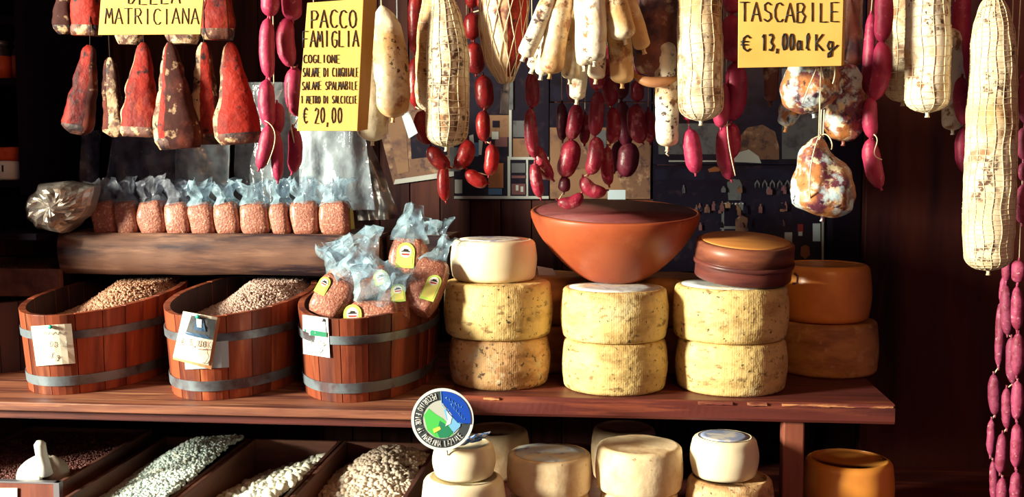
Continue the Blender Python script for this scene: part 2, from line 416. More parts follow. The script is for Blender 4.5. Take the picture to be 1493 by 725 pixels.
# left thinner board
xl = -1.45
sl = thing('display_shelf', 'paler worn shelf board under the three wooden tubs', 'shelf', (-.6, 2.2, ZS - .018))
MB().box((xl, YL, ZS - .016), (xj - .001, WALLY - .02, ZS)).build('board', m_shelf_pale, sl, smooth=False, bevel=.002)
MB().box((xl, YL + .016, ZS - .034), (xj - .001, YL + .036, ZS - .016)).build('rail', m_shelf, sl, smooth=False, bevel=.002)
MB().box((-1.44, 2.5, 0), (-1.40, 2.54, ZS - .016)).build('post', m_dark, sl, smooth=False)
# lower shelf for the small cheeses
xb4 = onz(600, 715, .86)[0]
ls = thing('lower_shelf', 'plain lower shelf board under the small white wheels', 'shelf', (.3, 2.2, ZL - .02))
MB().box((xb4 + .03, 1.80, ZL - .022), (.95, WALLY - .02, ZL)).build('board', m_shelf, ls, smooth=False, bevel=.002)
MB().box((.5, 2.1, 0), (.54, 2.14, ZL - .022)).build('post', m_dark, ls, smooth=False)

# ------------------------------------------------------------------ cheeses
def wheel_profile(r, h, edge, bulge):
    P = [(0.0001, 0), (r * .5, 0), (r - edge, 0)]
    for k in range(1, 5):
        a = math.pi / 2 * k / 4
        P.append((r - edge + edge * math.sin(a), edge - edge * math.cos(a)))
    for k in range(1, 6):
        t = k / 6
        P.append((r + bulge * math.sin(math.pi * t), edge + (h - 2 * edge) * t))
    for k in range(0, 5):
        a = math.pi / 2 * k / 4
        P.append((r - edge + edge * math.cos(a), h - edge + edge * math.sin(a)))
    P += [(r * .85, h - .0006), (r * .55, h + .0), (r * .25, h - .001), (.0001, h - .001)]
    return P

def lathe(prof, c, seg=64, amp=0, fr=20, seed=0, tilt=None, grooves=None):
    G = []
    for (rr, z) in prof:
        row = []
        for k in range(seg):
            a = 2 * math.pi * k / seg
            p = np.array([rr * math.cos(a), rr * math.sin(a), z])
            if amp and rr > .001:
                q = amp * (nz(p, fr, seed) + .5 * nz(p, fr * 3, seed + 1))
                p = p * np.array([1 + q / max(rr, .02), 1 + q / max(rr, .02), 1]) + np.array([0, 0, q * .5 if rr > .01 else 0])
            if tilt:
                ax, ay = tilt
                y1 = p[1] * math.cos(ax) - p[2] * math.sin(ax); z1 = p[1] * math.sin(ax) + p[2] * math.cos(ax)
                x1 = p[0] * math.cos(ay) + z1 * math.sin(ay); z2 = -p[0] * math.sin(ay) + z1 * math.cos(ay)
                p = np.array([x1, y1, z2])
            row.append(p + c)
        G.append(row)
    return MB().grid(G)

def cheese(xl_, xr_, z0, h, mat, label, Yc=None, Yf=None, pyc=500, edge=.010, bulge=.004, amp=.0015, top=None, group=None, seed=0, name='cheese_wheel', cat='cheese'):
    # xl_, xr_: the pixel columns of the wheel's flanks
    if Yc is None:
        Yc = Yf + .1
        for _ in range(6):
            s_ = sc((xl_ + xr_) / 2, pyc, Yc); Yc = Yf + (xr_ - xl_) / 2 * s_
    s_ = sc((xl_ + xr_) / 2, pyc, Yc)
    r = (xr_ - xl_) / 2 * s_ - bulge
    c = at((xl_ + xr_) / 2, pyc, Yc); c[2] = z0
    t = thing(name, label, cat, c, group)
    lathe(wheel_profile(r, h, edge, bulge), c, amp=amp, fr=22, seed=seed + xl_ * .013).build('rind', mat, t)
    if top:
        lathe([(.0001, h - .0005), (r - edge * 1.3, h - .0005), (r - edge * 1.3, h + .0008), (r * .6, h + .0014), (.0001, h + .0012)], c, seg=48).build('top_face' if top is not m_print and top is not m_blueprint else 'printed_label', top, t)
    return c, r, Yc

g_main = 'aged pecorino wheels on the display shelf'
def hpx(n, Y): return n * sc(800, 500, Y)
F2 = onz(895, 581, ZS)[1] + .004
h1 = hpx(75, 2.1)
H = .0985
# column 1
F1 = onz(730, 573, ZS)[1] + .004
c, r, Y1 = cheese(655, 802, ZS, .096, m_rind_warm, 'brown knobbly cheese wheel at the bottom of the stack beside the rightmost tub', Yf=F1, pyc=540, seed=1, group=g_main)
c, r, Y1 = cheese(647, 806, ZS + .0965, .106, m_rind, 'speckled yellow cheese wheel directly under the smooth cream wheel', Yc=Y1, pyc=455, seed=2, group=g_main)
cheese(657, 783, ZS + .203, .080, m_cream, 'smooth cream white cheese wheel with printed top on the first tall stack', Yc=Y1 + .01, pyc=390, edge=.012, bulge=.003, amp=.0005, top=m_print, seed=3)
# column 2
c, r, Y2 = cheese(819, 973, ZS, .097, m_rind, 'speckled wheel with a grey smudge, lower of the two under the terracotta bowl', Yf=F2, pyc=545, seed=4, group=g_main)
cheese(817, 974, ZS + .0975, .097, m_rind, 'speckled wheel directly beneath the terracotta bowl', Yc=Y2, pyc=465, seed=5, group=g_main, top=m_sky_top)
Z2T = ZS + .1955
# column 3
F3 = onz(1065, 582, ZS)[1] + .004
c, r, Y3 = cheese(985, 1146, ZS, .098, m_rind, 'yellow wheel with small dark holes, bottom of stack under the round wooden box', Yf=F3, pyc=545, seed=6, group=g_main)
c3, r3, _ = cheese(981, 1148, ZS + .0985, .102, m_rind, 'yellow wheel with grey blue skylight painted on its top directly beneath the round wooden box', Yc=Y3, pyc=465, seed=7, group=g_main, top=m_sky_top)
Z3T = ZS + .2020
# right pair
F4 = onz(1215, 556, ZS)[1] + .01
c, r, Y4 = cheese(1131, 1278, ZS, .108, m_ochre, 'ochre brown cheese wheel at the shelf end under the smooth orange wheel', Yf=F4, pyc=510, seed=8)
cheese(1132, 1268, ZS + .1085, .116, m_orange, 'smooth bright orange cheese wheel at the end of the shelf', Yc=Y4, pyc=435, edge=.014, amp=.0006, seed=9)
# hidden support wheel behind column two carries the bowl's back
# lower stacks
gl = 'small cheeses on the lower shelf'
YA = 1.90
ztop = lambda px, py, Y: at(px, py, Y)[2]
zA = ztop(676, 694, YA)
c, r, _ = cheese(614, 738, ZL, zA - ZL, m_cream, 'wide cream wheel carrying the small wheel with the round badge', Yc=YA, pyc=740, edge=.014, amp=.0005, group=gl)
cA, rA, _ = cheese(630, 723, zA + .0005, hpx(50, YA), m_cream, 'small cream wheel right under the round blue and green badge', Yc=YA, pyc=670, edge=.010, amp=.0005, group=gl)
ZAT = zA + .0005 + hpx(50, YA)
YB = 1.99
zBm = ZL + .070; zBt = ztop(801, 660, YB)
cheese(741, 862, ZL, zBm - ZL, m_pale, 'brown flecked wheel beneath the flat topped wheel with blue grey skylight painted on top', Yc=YB, pyc=740, group=gl, edge=.012)
cheese(739, 863, zBm + .0005, zBt - zBm, m_pale, 'flat topped pale wheel with blue grey skylight painted on top, second from the badge', Yc=YB, pyc=690, top=m_sky_top, group=gl, edge=.009, bulge=.002)
YC = 1.99
zCt = ztop(932, 648, YC); zCm = ZL + .078
cheese(873, 992, ZL, zCm - ZL, m_pale, 'flecked pale wheel under the tallest pale wheel of the lower shelf', Yc=YC, pyc=740, group=gl, edge=.012)
cheese(868, 996, zCm + .0005, zCt - zCm, m_pale, 'tallest pale wheel on the lower shelf, brown on its shaded flank', Yc=YC, pyc=680, group=gl, edge=.010, bulge=.003)
YD = 1.99
zDm = ztop(1064, 694, YD); zDt = ztop(1056, 636, YD)
cheese(1000, 1128, ZL, zDm - ZL, m_rind_warm, 'brown crusted wheel beside the post under a small cream wheel', Yc=YD, pyc=720, group=gl, edge=.012)
cheese(1006, 1106, zDm + .0005, zDt - zDm, m_cream, 'small cream wheel with blue printed top beside the wooden post', Yc=YD, pyc=660, edge=.012, amp=.0005, top=m_blueprint, group=gl)
YE = 2.12
zEt = ztop(1238, 668, YE); zEm = ztop(1245, 722, YE)
cheese(1172, 1302, ZL, zEt - ZL, m_orange, 'orange wheel in the shade beyond the wooden post', Yc=YE, pyc=690, edge=.014, amp=.0006, group=gl)
for (a, b, py, lab) in ((672, 772, 625, 'dim brown wheel in the dark behind the badge'), (862, 958, 622, 'dim wheel in the dark behind the tallest pale wheel')):
    zt = ztop((a + b) / 2, py, 2.32)
    cheese(a, b, ZL, zt - ZL, m_pale, lab, Yc=2.32, pyc=640, group=gl, edge=.012)

# ------------------------------------------------------------------ bowl
cb = at(895, 420, 2.20); cb[2] = Z2T + .006
tb = thing('wooden_bowl', 'large flared terracotta coloured wooden bowl on the cheese wheels', 'bowl', cb)
Rb = 122 * sc(895, 320, 2.2); hb = hpx(96, 2.2)
outer = [(.0001, 0), (.055, 0), (.062, .003)]
for k in range(1, 15):
    t = k / 14
    outer.append((.062 + (Rb - .062) * (1 - (1 - t) ** 1.55), .003 + (hb - .003) * t ** 1.12))
rim = [(Rb - .001, hb + .003), (Rb - .006, hb + .004), (Rb - .010, hb + .001)]
inner = []
for k in range(13, -1, -1):
    t = k / 14
    inner.append((max(.0001, .05 + (Rb - .012 - .05) * (1 - (1 - t) ** 1.55)), .014 + (hb - .014) * t ** 1.12))
inner += [(.0001, .013)]
lathe(outer + rim, cb, seg=72, amp=.0018, fr=14, seed=4, tilt=(.10, .015)).build('shell', m_bowl, tb)
o = lathe([(Rb - .008, hb + .0035), (Rb - .011, hb)] + inner, cb, seg=72, amp=.001, fr=14, seed=6, tilt=(.10, .015)).build('inside', m_bowl_in, tb)
# small dried stalk on the rim
pr = at(789, 309, 2.18)
tag(MB().tube([pr, pr + np.array([.008, 0, .004]), pr + np.array([.016, .003, -.001])], .0016, 6).build('dried_chilli', m_porange), 'tiny dried orange stalk on the bowl rim', 'chilli')

# ------------------------------------------------------------------ round wooden box
cx = at(1082, 425, Y3 - .01); cx[2] = Z3T + .014
bx = thing('round_wooden_box', 'round bentwood box with orange brown lid, tilted on the cheese stack', 'box', cx)
rb = 69 * sc(1082, 400, Y3); hbx = hpx(43, Y3)
tl = (.13, .05)
ring = lambda r0, r1, z0, z1: [(r0, z0), (r1, z0), (r1 + .0006, (z0 + z1) / 2), (r1, z1), (r0, z1)]
lathe([(.0001, 0), (rb - .002, 0), (rb, .002), (rb, hbx - .002), (rb - .003, hbx), (.0001, hbx)], cx, seg=72, tilt=tl).build('box_body', m_boxwood, bx)
lathe([(rb - .002, hbx * .46), (rb + .0035, hbx * .46), (rb + .0042, hbx * .52), (rb + .0035, hbx * .60), (rb - .002, hbx * .60)], cx, seg=72, tilt=tl).build('hoop', m_boxwood, bx)
lathe([(rb - .004, hbx * .62), (rb + .002, hbx * .62), (rb + .001, hbx + .010), (rb - .006, hbx + .013), (rb - .010, hbx + .010), (rb - .010, hbx * .7)], cx, seg=72, tilt=tl).build('lid_rim', m_lidrim, bx)
lathe([(.0001, hbx), (rb - .0075, hbx), (rb - .0075, hbx + .0135), (rb - .010, hbx + .0150), (.0001, hbx + .0155)], cx, seg=72, tilt=tl).build('lid', m_lid, bx)
kx = at(1158, 408, Y3 - .06)
MB().tube([kx + np.array([.0, 0, .012]), kx + np.array([.006, -.002, .006]), kx + np.array([.005, -.002, -.006]), kx + np.array([-.003, 0, -.008])], .0022, 6).build('clasp', m_boxwood, bx)

# pale folded papers glimpsed between the stacks
pp = at(797, 400, 2.27)
tag(MB().prism([at(783, 388, 2.3), at(806, 392, 2.3), at(815, 408, 2.26), at(786, 406, 2.26)], (0, .003, -.002)).build('paper', m_paperw, smooth=False), 'folded white paper tucked behind the stack beside the bowl', 'paper')
yb = Y2 + .145
for (a, b, lb) in ((770, 826, 'shaded wheel behind the gap beneath the bowl'), (955, 1003, 'shaded wheel behind the gap between bowl and box')):
    for q in range(2):
        cheese(a - 30, b + 30, ZS + q * .1, .0995, m_ochre, lb + (', upper' if q else ', lower'), Yc=yb + .04, pyc=470, seed=q)

# ------------------------------------------------------------------ wooden tubs
TA, TB, TP = .132, .262, 2.0
def tub_k(z, z0, z1): return .925 + .075 * (z - z0) / (z1 - z0)
def oval(a, b, th):
    c_, s_ = math.cos(th), math.sin(th)
    return a * math.copysign(abs(c_) ** (2 / TP), c_), b * math.copysign(abs(s_) ** (2 / TP), s_)
TUBS = []
def tub(pxl, pyrim, pybot, label, pxf):
    yf = onz(pxf, pybot, ZS)[1]
    b = TB; cy = yf + b * .925
    ztop_ = at(pxf, pyrim, cy - b)[2]
    def proj(p):
        d = np.array(p) - _c; return 746.5 + FPX * (d @ _r) / (d @ _f)
    cxx = at(pxl, 445, cy - b * .70)[0] + TA
    for _ in range(6):
        m_ = min(proj((cxx + oval(TA, b, q)[0], cy + oval(TA, b, q)[1], ztop_)) for q in np.linspace(0, 2 * math.pi, 200))
        cxx += (pxl - m_) * (cy - b) / FPX
    c = np.array([cxx, cy, ZS])
    t = thing('wooden_tub', label, 'tub', c, 'oval stave tubs on the shelf')
    # equal arc staves
    th = np.linspace(0, 2 * math.pi, 721)
    P = np.array([oval(TA, b, q) for q in th]); L_ = np.concatenate([[0], np.cumsum(np.linalg.norm(np.diff(P, axis=0), axis=1))])
    NS = 24
    for i in range(NS):
        l0 = L_[-1] * i / NS; l1 = L_[-1] * (i + 1) / NS
        proud = rnd.uniform(-.0006, .0008); dz = rnd.uniform(-.0006, .001)
        g = (l1 - l0) * .012
        mb = MB(); V = []
        K = 4
        for (z, kk) in ((ZS, tub_k(ZS, ZS, ztop_)), (None, 1.0)):
            for off in (proud, -.013):
                for q in range(K + 1):
                    l = l0 + g + (l1 - l0 - 2 * g) * q / K
                    a_ = np.interp(l, L_, th); x0, y0 = oval(TA, b, a_)
                    nn = np.array([np.sign(x0) * (abs(x0) / TA) ** (TP - 1) / TA, np.sign(y0) * (abs(y0) / b) ** (TP - 1) / b]); nn /= np.linalg.norm(nn) + 1e-9
                    V.append((cxx + x0 * kk + nn[0] * off, cy + y0 * kk + nn[1] * off, z if z is not None else ztop_ + dz + .030 * (y0 / b * .5 + .5)))
        n_ = K + 1
        F = []
        for q in range(K):
            F += [(q, q + 1, 2 * n_ + q + 1, 2 * n_ + q), (n_ + q + 1, n_ + q, 3 * n_ + q, 3 * n_ + q + 1),
                  (2 * n_ + q, 2 * n_ + q + 1, 3 * n_ + q + 1, 3 * n_ + q), (q + 1, q, n_ + q, n_ + q + 1)]
        F += [(0, 2 * n_, 3 * n_, n_), (n_ - 1, 2 * n_ - 1, 4 * n_ - 1, 3 * n_ - 1)]
        mb.add(V, F)
        sv = mb.build('stave', m_stave, t, smooth=False, bevel=.0008)
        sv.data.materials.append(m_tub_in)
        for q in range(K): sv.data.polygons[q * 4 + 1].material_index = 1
    ins = []
    bt = []
    for q in range(60):
        a_ = 2 * math.pi * q / 60; x0, y0 = oval(TA - .012, b - .012, a_)
        bt.append((cxx + x0 * .93, cy + y0 * .93, ZS + .004))
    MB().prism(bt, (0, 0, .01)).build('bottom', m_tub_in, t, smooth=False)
    hh = ztop_ - ZS
    for (f0, f1) in ((.115, .235), (.70, .80)):
        G = []
        for (z, off) in ((ZS + hh * f0, .0005), (ZS + hh * f0, .0024), (ZS + hh * f1, .0024), (ZS + hh * f1, .0005)):
            kk = tub_k(z, ZS, ztop_); row = []
            for q in range(96):
                x0, y0 = oval(TA, b, 2 * math.pi * q / 96)
                nn = np.array([np.sign(x0) * (abs(x0) / TA) ** (TP - 1) / TA, np.sign(y0) * (abs(y0) / b) ** (TP - 1) / b]); nn /= np.linalg.norm(nn) + 1e-9
                row.append((cxx + x0 * kk + nn[0] * off, cy + y0 * kk + nn[1] * off, z))
            G.append(row)
        MB().grid(G, poles=False).build('hoop', m_hoop, t, auto=40)
    TUBS.append((c, ztop_))
    return t
tub(27, 461, 577, 'oval stave tub of brown spelt with a square cream note pinned on', 110)
tub(238, 463, 585, 'middle oval stave tub with picture price card pinned to its front', 315)
tub(434, 466, 588, 'oval stave tub filled with plastic wrapped grain packs', 510)

def tub_hit(i, px, py, off=.003):
    c, zt = TUBS[i]
    d = ray(px, py); t0 = 1.6
    for k in range(4000):
        p = _c + d * t0
        kk = tub_k(p[2], ZS, zt)
        if (abs(p[0] - c[0]) / (TA * kk)) ** TP + (abs(p[1] - c[1]) / (TB * kk)) ** TP <= 1: break
        t0 += .0008
    if t0 > 3.0:                          # past the flank: stay on the tangent depth of the tub's side
        d2 = d.copy(); t0 = (c[1] - TB * .62) / d[1]
    p = _c + d * (t0 - off)
    return p

def tub_card(i, corners, mat, parent, name, off=.005, n=6, thick=.0006):
    TL, TR, BR, BL = [np.array(q, float) for q in corners]
    F_ = []
    for r_ in range(n + 1):
        v = r_ / n
        for q in range(n + 1):
            u = q / n
            p = (TL * (1 - u) + TR * u) * (1 - v) + (BL * (1 - u) + BR * u) * v
            F_.append(tub_hit(i, p[0], p[1], off))
    m = n + 1
    mb = MB(); mb.add(F_, [(r_ * m + q, (r_ + 1) * m + q, (r_ + 1) * m + q + 1, r_ * m + q + 1) for r_ in range(n) for q in range(n)])
    return mb.build(name, mat, parent, smooth=False)

# ------------------------------------------------------------------ stroke lettering
GL = {
 'A': [[(0,0),(2,6),(4,0)],[(.8,2.2),(3.2,2.2)]], 'B': [[(.4,0),(.4,6),(2.6,6),(3.4,5),(2.6,3.4),(.4,3.2)],[(2.4,3.3),(3.8,2),(2.8,0),(.4,0)]],
 'C': [[(3.8,5.2),(2.6,6),(1.2,5.6),(.3,3.8),(.4,1.6),(1.6,.1),(3,.1),(3.9,.9)]], 'D': [[(.4,0),(.4,6),(2.2,5.8),(3.8,4),(3.6,1.6),(2,0),(.4,0)]],
 'E': [[(3.6,6),(.4,6),(.4,0),(3.7,0)],[(.4,3.1),(3,3.1)]], 'F': [[(3.8,6),(.5,6),(.4,0)],[(.4,3.2),(3,3.3)]],
 'G': [[(3.8,5.2),(2.6,6),(1,5.4),(.3,3.4),(.8,.9),(2.4,0),(3.8,1),(3.8,2.8),(2.3,2.8)]], 'H': [[(.4,0),(.4,6)],[(3.6,0),(3.6,6)],[(.4,3),(3.6,3)]],
 'I': [[(2,0),(2,6)]], 'K': [[(.5,0),(.5,6)],[(3.7,6),(.5,2.8),(3.9,0)]], 'L': [[(.6,6),(.5,0),(3.6,.1)]],
 'M': [[(0,0),(.7,6),(2,2.2),(3.3,6),(4,0)]], 'N': [[(.3,0),(.5,6),(3.5,0),(3.7,6)]],
 'O': [[(2,6),(.6,5),(.2,3),(.8,.8),(2,0),(3.4,.9),(3.8,3),(3.3,5.1),(2,6)]], 'P': [[(.5,0),(.5,6),(2.8,5.9),(3.8,4.6),(2.9,3),(.5,2.8)]],
 'R': [[(.5,0),(.5,6),(2.8,5.9),(3.6,4.6),(2.8,3.2),(.5,3)],[(1.8,3.1),(3.9,0)]], 'S': [[(3.6,5.2),(2.2,6),(.7,5.2),(.9,3.6),(3.2,2.6),(3.5,1),(2,0),(.3,.8)]],
 'T': [[(0,6),(4,6)],[(2,6),(2,0)]], 'Z': [[(.3,6),(3.7,6),(.3,0),(3.8,0)]],
 '0': [[(2,6),(.7,4.8),(.5,2),(1.6,.1),(3,.7),(3.6,3.2),(3,5.5),(2,6)]], '1': [[(1.2,4.8),(2.2,6),(2.2,0)]],
 '2': [[(.5,4.8),(1.6,6),(3.2,5.4),(3.2,4),(.4,0),(3.8,.1)]], '3': [[(.6,5.6),(2.4,6),(3.3,4.8),(1.9,3.2),(3.6,1.8),(2.4,0),(.5,.5)]],
 '5': [[(3.5,6),(1,6),(.8,3.4),(2.6,3.6),(3.6,2),(2.4,.1),(.5,.5)]], ',': [[(1.6,.6),(1.2,-1.2)]], '.': [[(1.8,.1),(2.1,.1)]],
 '€': [[(3.8,5),(2.6,6),(1.2,5),(.7,3),(1.2,1),(2.6,0),(3.8,.9)],[(0,3.6),(3,3.6)],[(0,2.4),(2.8,2.4)]],
 'a': [[(3,3.4),(1.6,3.6),(.5,2),(1.2,.1),(2.6,.6),(3,3.2)],[(3,3.6),(3.1,.6),(3.8,.2)]], 'l': [[(1.2,.6),(2.6,4.8),(2.2,6.2),(1.5,5),(1.6,1),(2.6,.1)]],
 'g': [[(3,3.4),(1.6,3.6),(.6,2),(1.6,.5),(3,1.4),(3,3.4)],[(3,3.2),(2.4,-1.8),(1,-2.2),(1,-1),(3.4,.6),(5.6,2.2)]],
 'i': [[(2,0),(2,3.8)],[(2,5.2),(2,5.6)]], 'd': [[(3,3.2),(1.4,3.6),(.5,1.8),(1.4,.1),(3,.8)],[(3,6),(3.1,.1)]], ' ': [], "'": [[(2,6),(1.8,4.8)]],
}
def write(mb, text, place, x0, x1, yt, yb, r, jit=.25, slant=0.0, rise=0.0):
    """strokes laid out in a flat u (rightwards) / v (downwards) frame; place(u, v) gives the point on the card"""
    n = len(text); w_ = (x1 - x0) / (n - .18); rg = random.Random(len(text) * 7 + int(x0))
    for i, ch in enumerate(text):
        cw = w_ * .80; h = (yb - yt); jx = rg.uniform(-jit, jit) * w_ * .15; jy = rg.uniform(-jit, jit) * h * .15
        for stv in GL.get(ch, []):
            pts = []
            for k, (u, v) in enumerate(stv):
                if k:
                    pu, pv = stv[k - 1]; 
                    pts.append(((pu + u) / 2, (pv + v) / 2))
                pts.append((u, v))
            W = [place(x0 + i * w_ + jx + cw * u / 4 + slant * h * v / 6, yb + jy - h * v / 6 - rise * (x0 + i * w_ - x0)) for (u, v) in pts]
            mb.tube(W, r, 5)

def sign(label, front, Y, lines, side=None, r=.0011):
    P = [at(a, b, Y) for a, b in front]
    t = thing('price_sign', label, 'sign', np.mean(P, axis=0) * [1, 1, 0] + np.array([0, 0, min(p[2] for p in P)]))
    MB().prism(P, (0, .0025, 0)).build('card', m_yel, t, smooth=False, bevel=.0006)
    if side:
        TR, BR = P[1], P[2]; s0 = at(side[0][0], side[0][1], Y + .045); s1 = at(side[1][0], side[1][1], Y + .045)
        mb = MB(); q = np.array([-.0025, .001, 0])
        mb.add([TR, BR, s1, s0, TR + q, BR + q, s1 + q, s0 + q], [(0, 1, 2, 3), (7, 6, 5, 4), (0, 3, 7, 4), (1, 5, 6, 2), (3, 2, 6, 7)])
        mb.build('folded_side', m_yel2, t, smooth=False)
    mb = MB()
    for (tx, x0, x1, yt, yb, rr) in lines:
        write(mb, tx, lambda u, v: at(u, v, Y - .0006), x0, x1, yt, yb, rr)
    mb.build('lettering', m_ink, t)
    # hanging strings up to the rail
    sm = MB()
    for k in (0, 1):
        p = P[k] * .9 + P[1 - k] * .1
        sm.tube([p + np.array([0, .004, -.004]), (p[0], Y + .004, 1.925)], .0008, 5)
    sm.build('twine', m_twine, t)
    return t
sign('yellow card reading DELLA MATRICIANA over the hanging red meats', [(150, -42), (300, -42), (292, 50), (143, 51)], 1.80,
     [('DELLA', 186, 262, -24, 6, .0009), ('MATRICIANA', 153, 290, 12, 35, .0008)])
sign('tall yellow card headed PACCO FAMIGLIA priced twenty euros', [(448, 4), (530, -2), (521, 191), (433, 191)], 1.76,
     [('PACCO', 452, 519, 15, 41, .0010), ('FAMIGLIA', 441, 522, 45, 69, .0009), ('COGLIONE', 442, 495, 80, 92, .0007), ('SALAME DI CINGHIALE', 441, 522, 99, 112, .00058),
      ('SALAME SPALMABILE', 440, 521, 119, 131, .00058), ('1 METRO DI SALCICCIE', 438, 520, 140, 151, .00055), ('€ 20,00', 441, 498, 157, 180, .0008)], side=[(549, -4), (536, 189)])
sign('yellow card reading TASCABILE priced thirteen euros a kilo', [(1077, -40), (1231, -40), (1227, 96), (1076, 99)], 1.76,
     [('TASCABILE', 1079, 1224, 4, 32, .0011), ('€', 1080, 1095, 51, 74, .0013), ('13,00', 1109, 1158, 50, 74, .0015), ('al', 1160, 1182, 50, 74, .0013), ('Kg', 1188, 1216, 50, 74, .0013)],
     side=[(1235, -40), (1231, 95)])

# notes pinned on the tubs
n1 = thing('price_note', 'square cream note with faint handwriting pinned on the brown spelt tub', 'note', tub_hit(0, 78, 505))
tub_card(0, [(45, 476), (104, 472), (110, 530), (53, 534)], m_paper, n1, 'paper')
mb = MB(); pl = lambda u, v: tub_hit(0, u, v, .0062)
write(mb, ' ,00 al', pl, 58, 100, 498, 506, .00035); write(mb, 'Kg', pl, 73, 84, 514, 523, .00035); mb.tube([pl(53 + 2.2 * q, 486 + 2.5 * math.sin(q * 2.1)) for q in range(18)], .0004, 4)
mb.build('lettering', m_inkf, n1)
p = tub_hit(0, 73, 477, .009); lathe([(.0001, -.002), (.0035, -.002), (.004, 0), (.0035, .002), (.0001, .002)], p, seg=16, tilt=(1.57, 0)).build('push_pin', m_green_pin, n1)

n2 = thing('price_note', 'plain bluish card partly hidden behind the picture price card', 'note', tub_hit(1, 320, 520))
tub_card(1, [(268, 502), (333, 497), (334, 536), (270, 539)], m_paperb, n2, 'paper', off=.0035)
n3 = thing('price_note', 'picture price card with orange border pinned on the middle tub', 'note', tub_hit(1, 286, 495))
tub_card(1, [(268, 454), (321, 464), (308, 539), (252, 524)], m_border, n3, 'border_print', off=.0052)
tub_card(1, [(267, 454), (317, 463), (304, 533), (252, 521)], m_paper, n3, 'paper', off=.0066)
tub_card(1, [(279, 460), (315, 467), (311, 494), (271, 484)], m_pgrey, n3, 'picture_print', off=.0078)
tub_card(1, [(268, 483), (300, 489), (309, 496), (272, 489)], m_pblue, n3, 'picture_print', off=.0086, n=3)
tub_card(1, [(284, 468), (296, 465), (300, 484), (283, 481)], m_pblue, n3, 'picture_print', off=.0088, n=3)
tub_card(1, [(286, 464), (294, 466), (294, 478), (287, 477)], m_paperw, n3, 'picture_print', off=.0096, n=3)
mb = MB(); pl = lambda u, v: tub_hit(1, u, v, .0085)
write(mb, '€ 5,00 K', pl, 264, 308, 494, 503, .00045, rise=-.12)
mb.tube([pl(258, 503), pl(294, 510), pl(303, 509), pl(302, 514), pl(305, 520), pl(300, 528), pl(298, 530), pl(256, 521)], .0006, 5)
mb.build('lettering', m_inkr, n3)
p = tub_hit(1, 288, 462, .011); lathe([(.0001, -.002), (.0035, -.002), (.004, 0), (.0035, .002), (.0001, .002)], p, seg=16, tilt=(1.57, 0)).build('push_pin', m_green_pin, n3)
n4 = thing('price_note', 'white card with sea picture pinned to the tub of grain packs', 'note', tub_hit(2, 460, 490))
tub_card(2, [(441, 459), (478, 464), (481, 522), (442, 516)], m_paperw, n4, 'paper')
tub_card(2, [(443, 466), (474, 470), (476, 492), (443, 488)], m_paperb, n4, 'picture_print', off=.0068)
tub_card(2, [(444, 480), (476, 485), (476, 492), (444, 488)], m_dgreen2, n4, 'picture_print', off=.0078, n=3)
mb = MB(); pl = lambda u, v: tub_hit(2, u, v, .0068)
write(mb, '€ 2', pl, 446, 472, 508, 516, .0006); write(mb, 'al Kg', pl, 446, 474, 497, 504, .0005)
mb.build('lettering', m_inkf, n4)
p = tub_hit(2, 471, 467, .008); lathe([(.0001, -.001), (.003, -.001), (.003, .001), (.0001, .001)], p, seg=14, tilt=(1.57, 0)).build('push_pin', m_metal, n4)

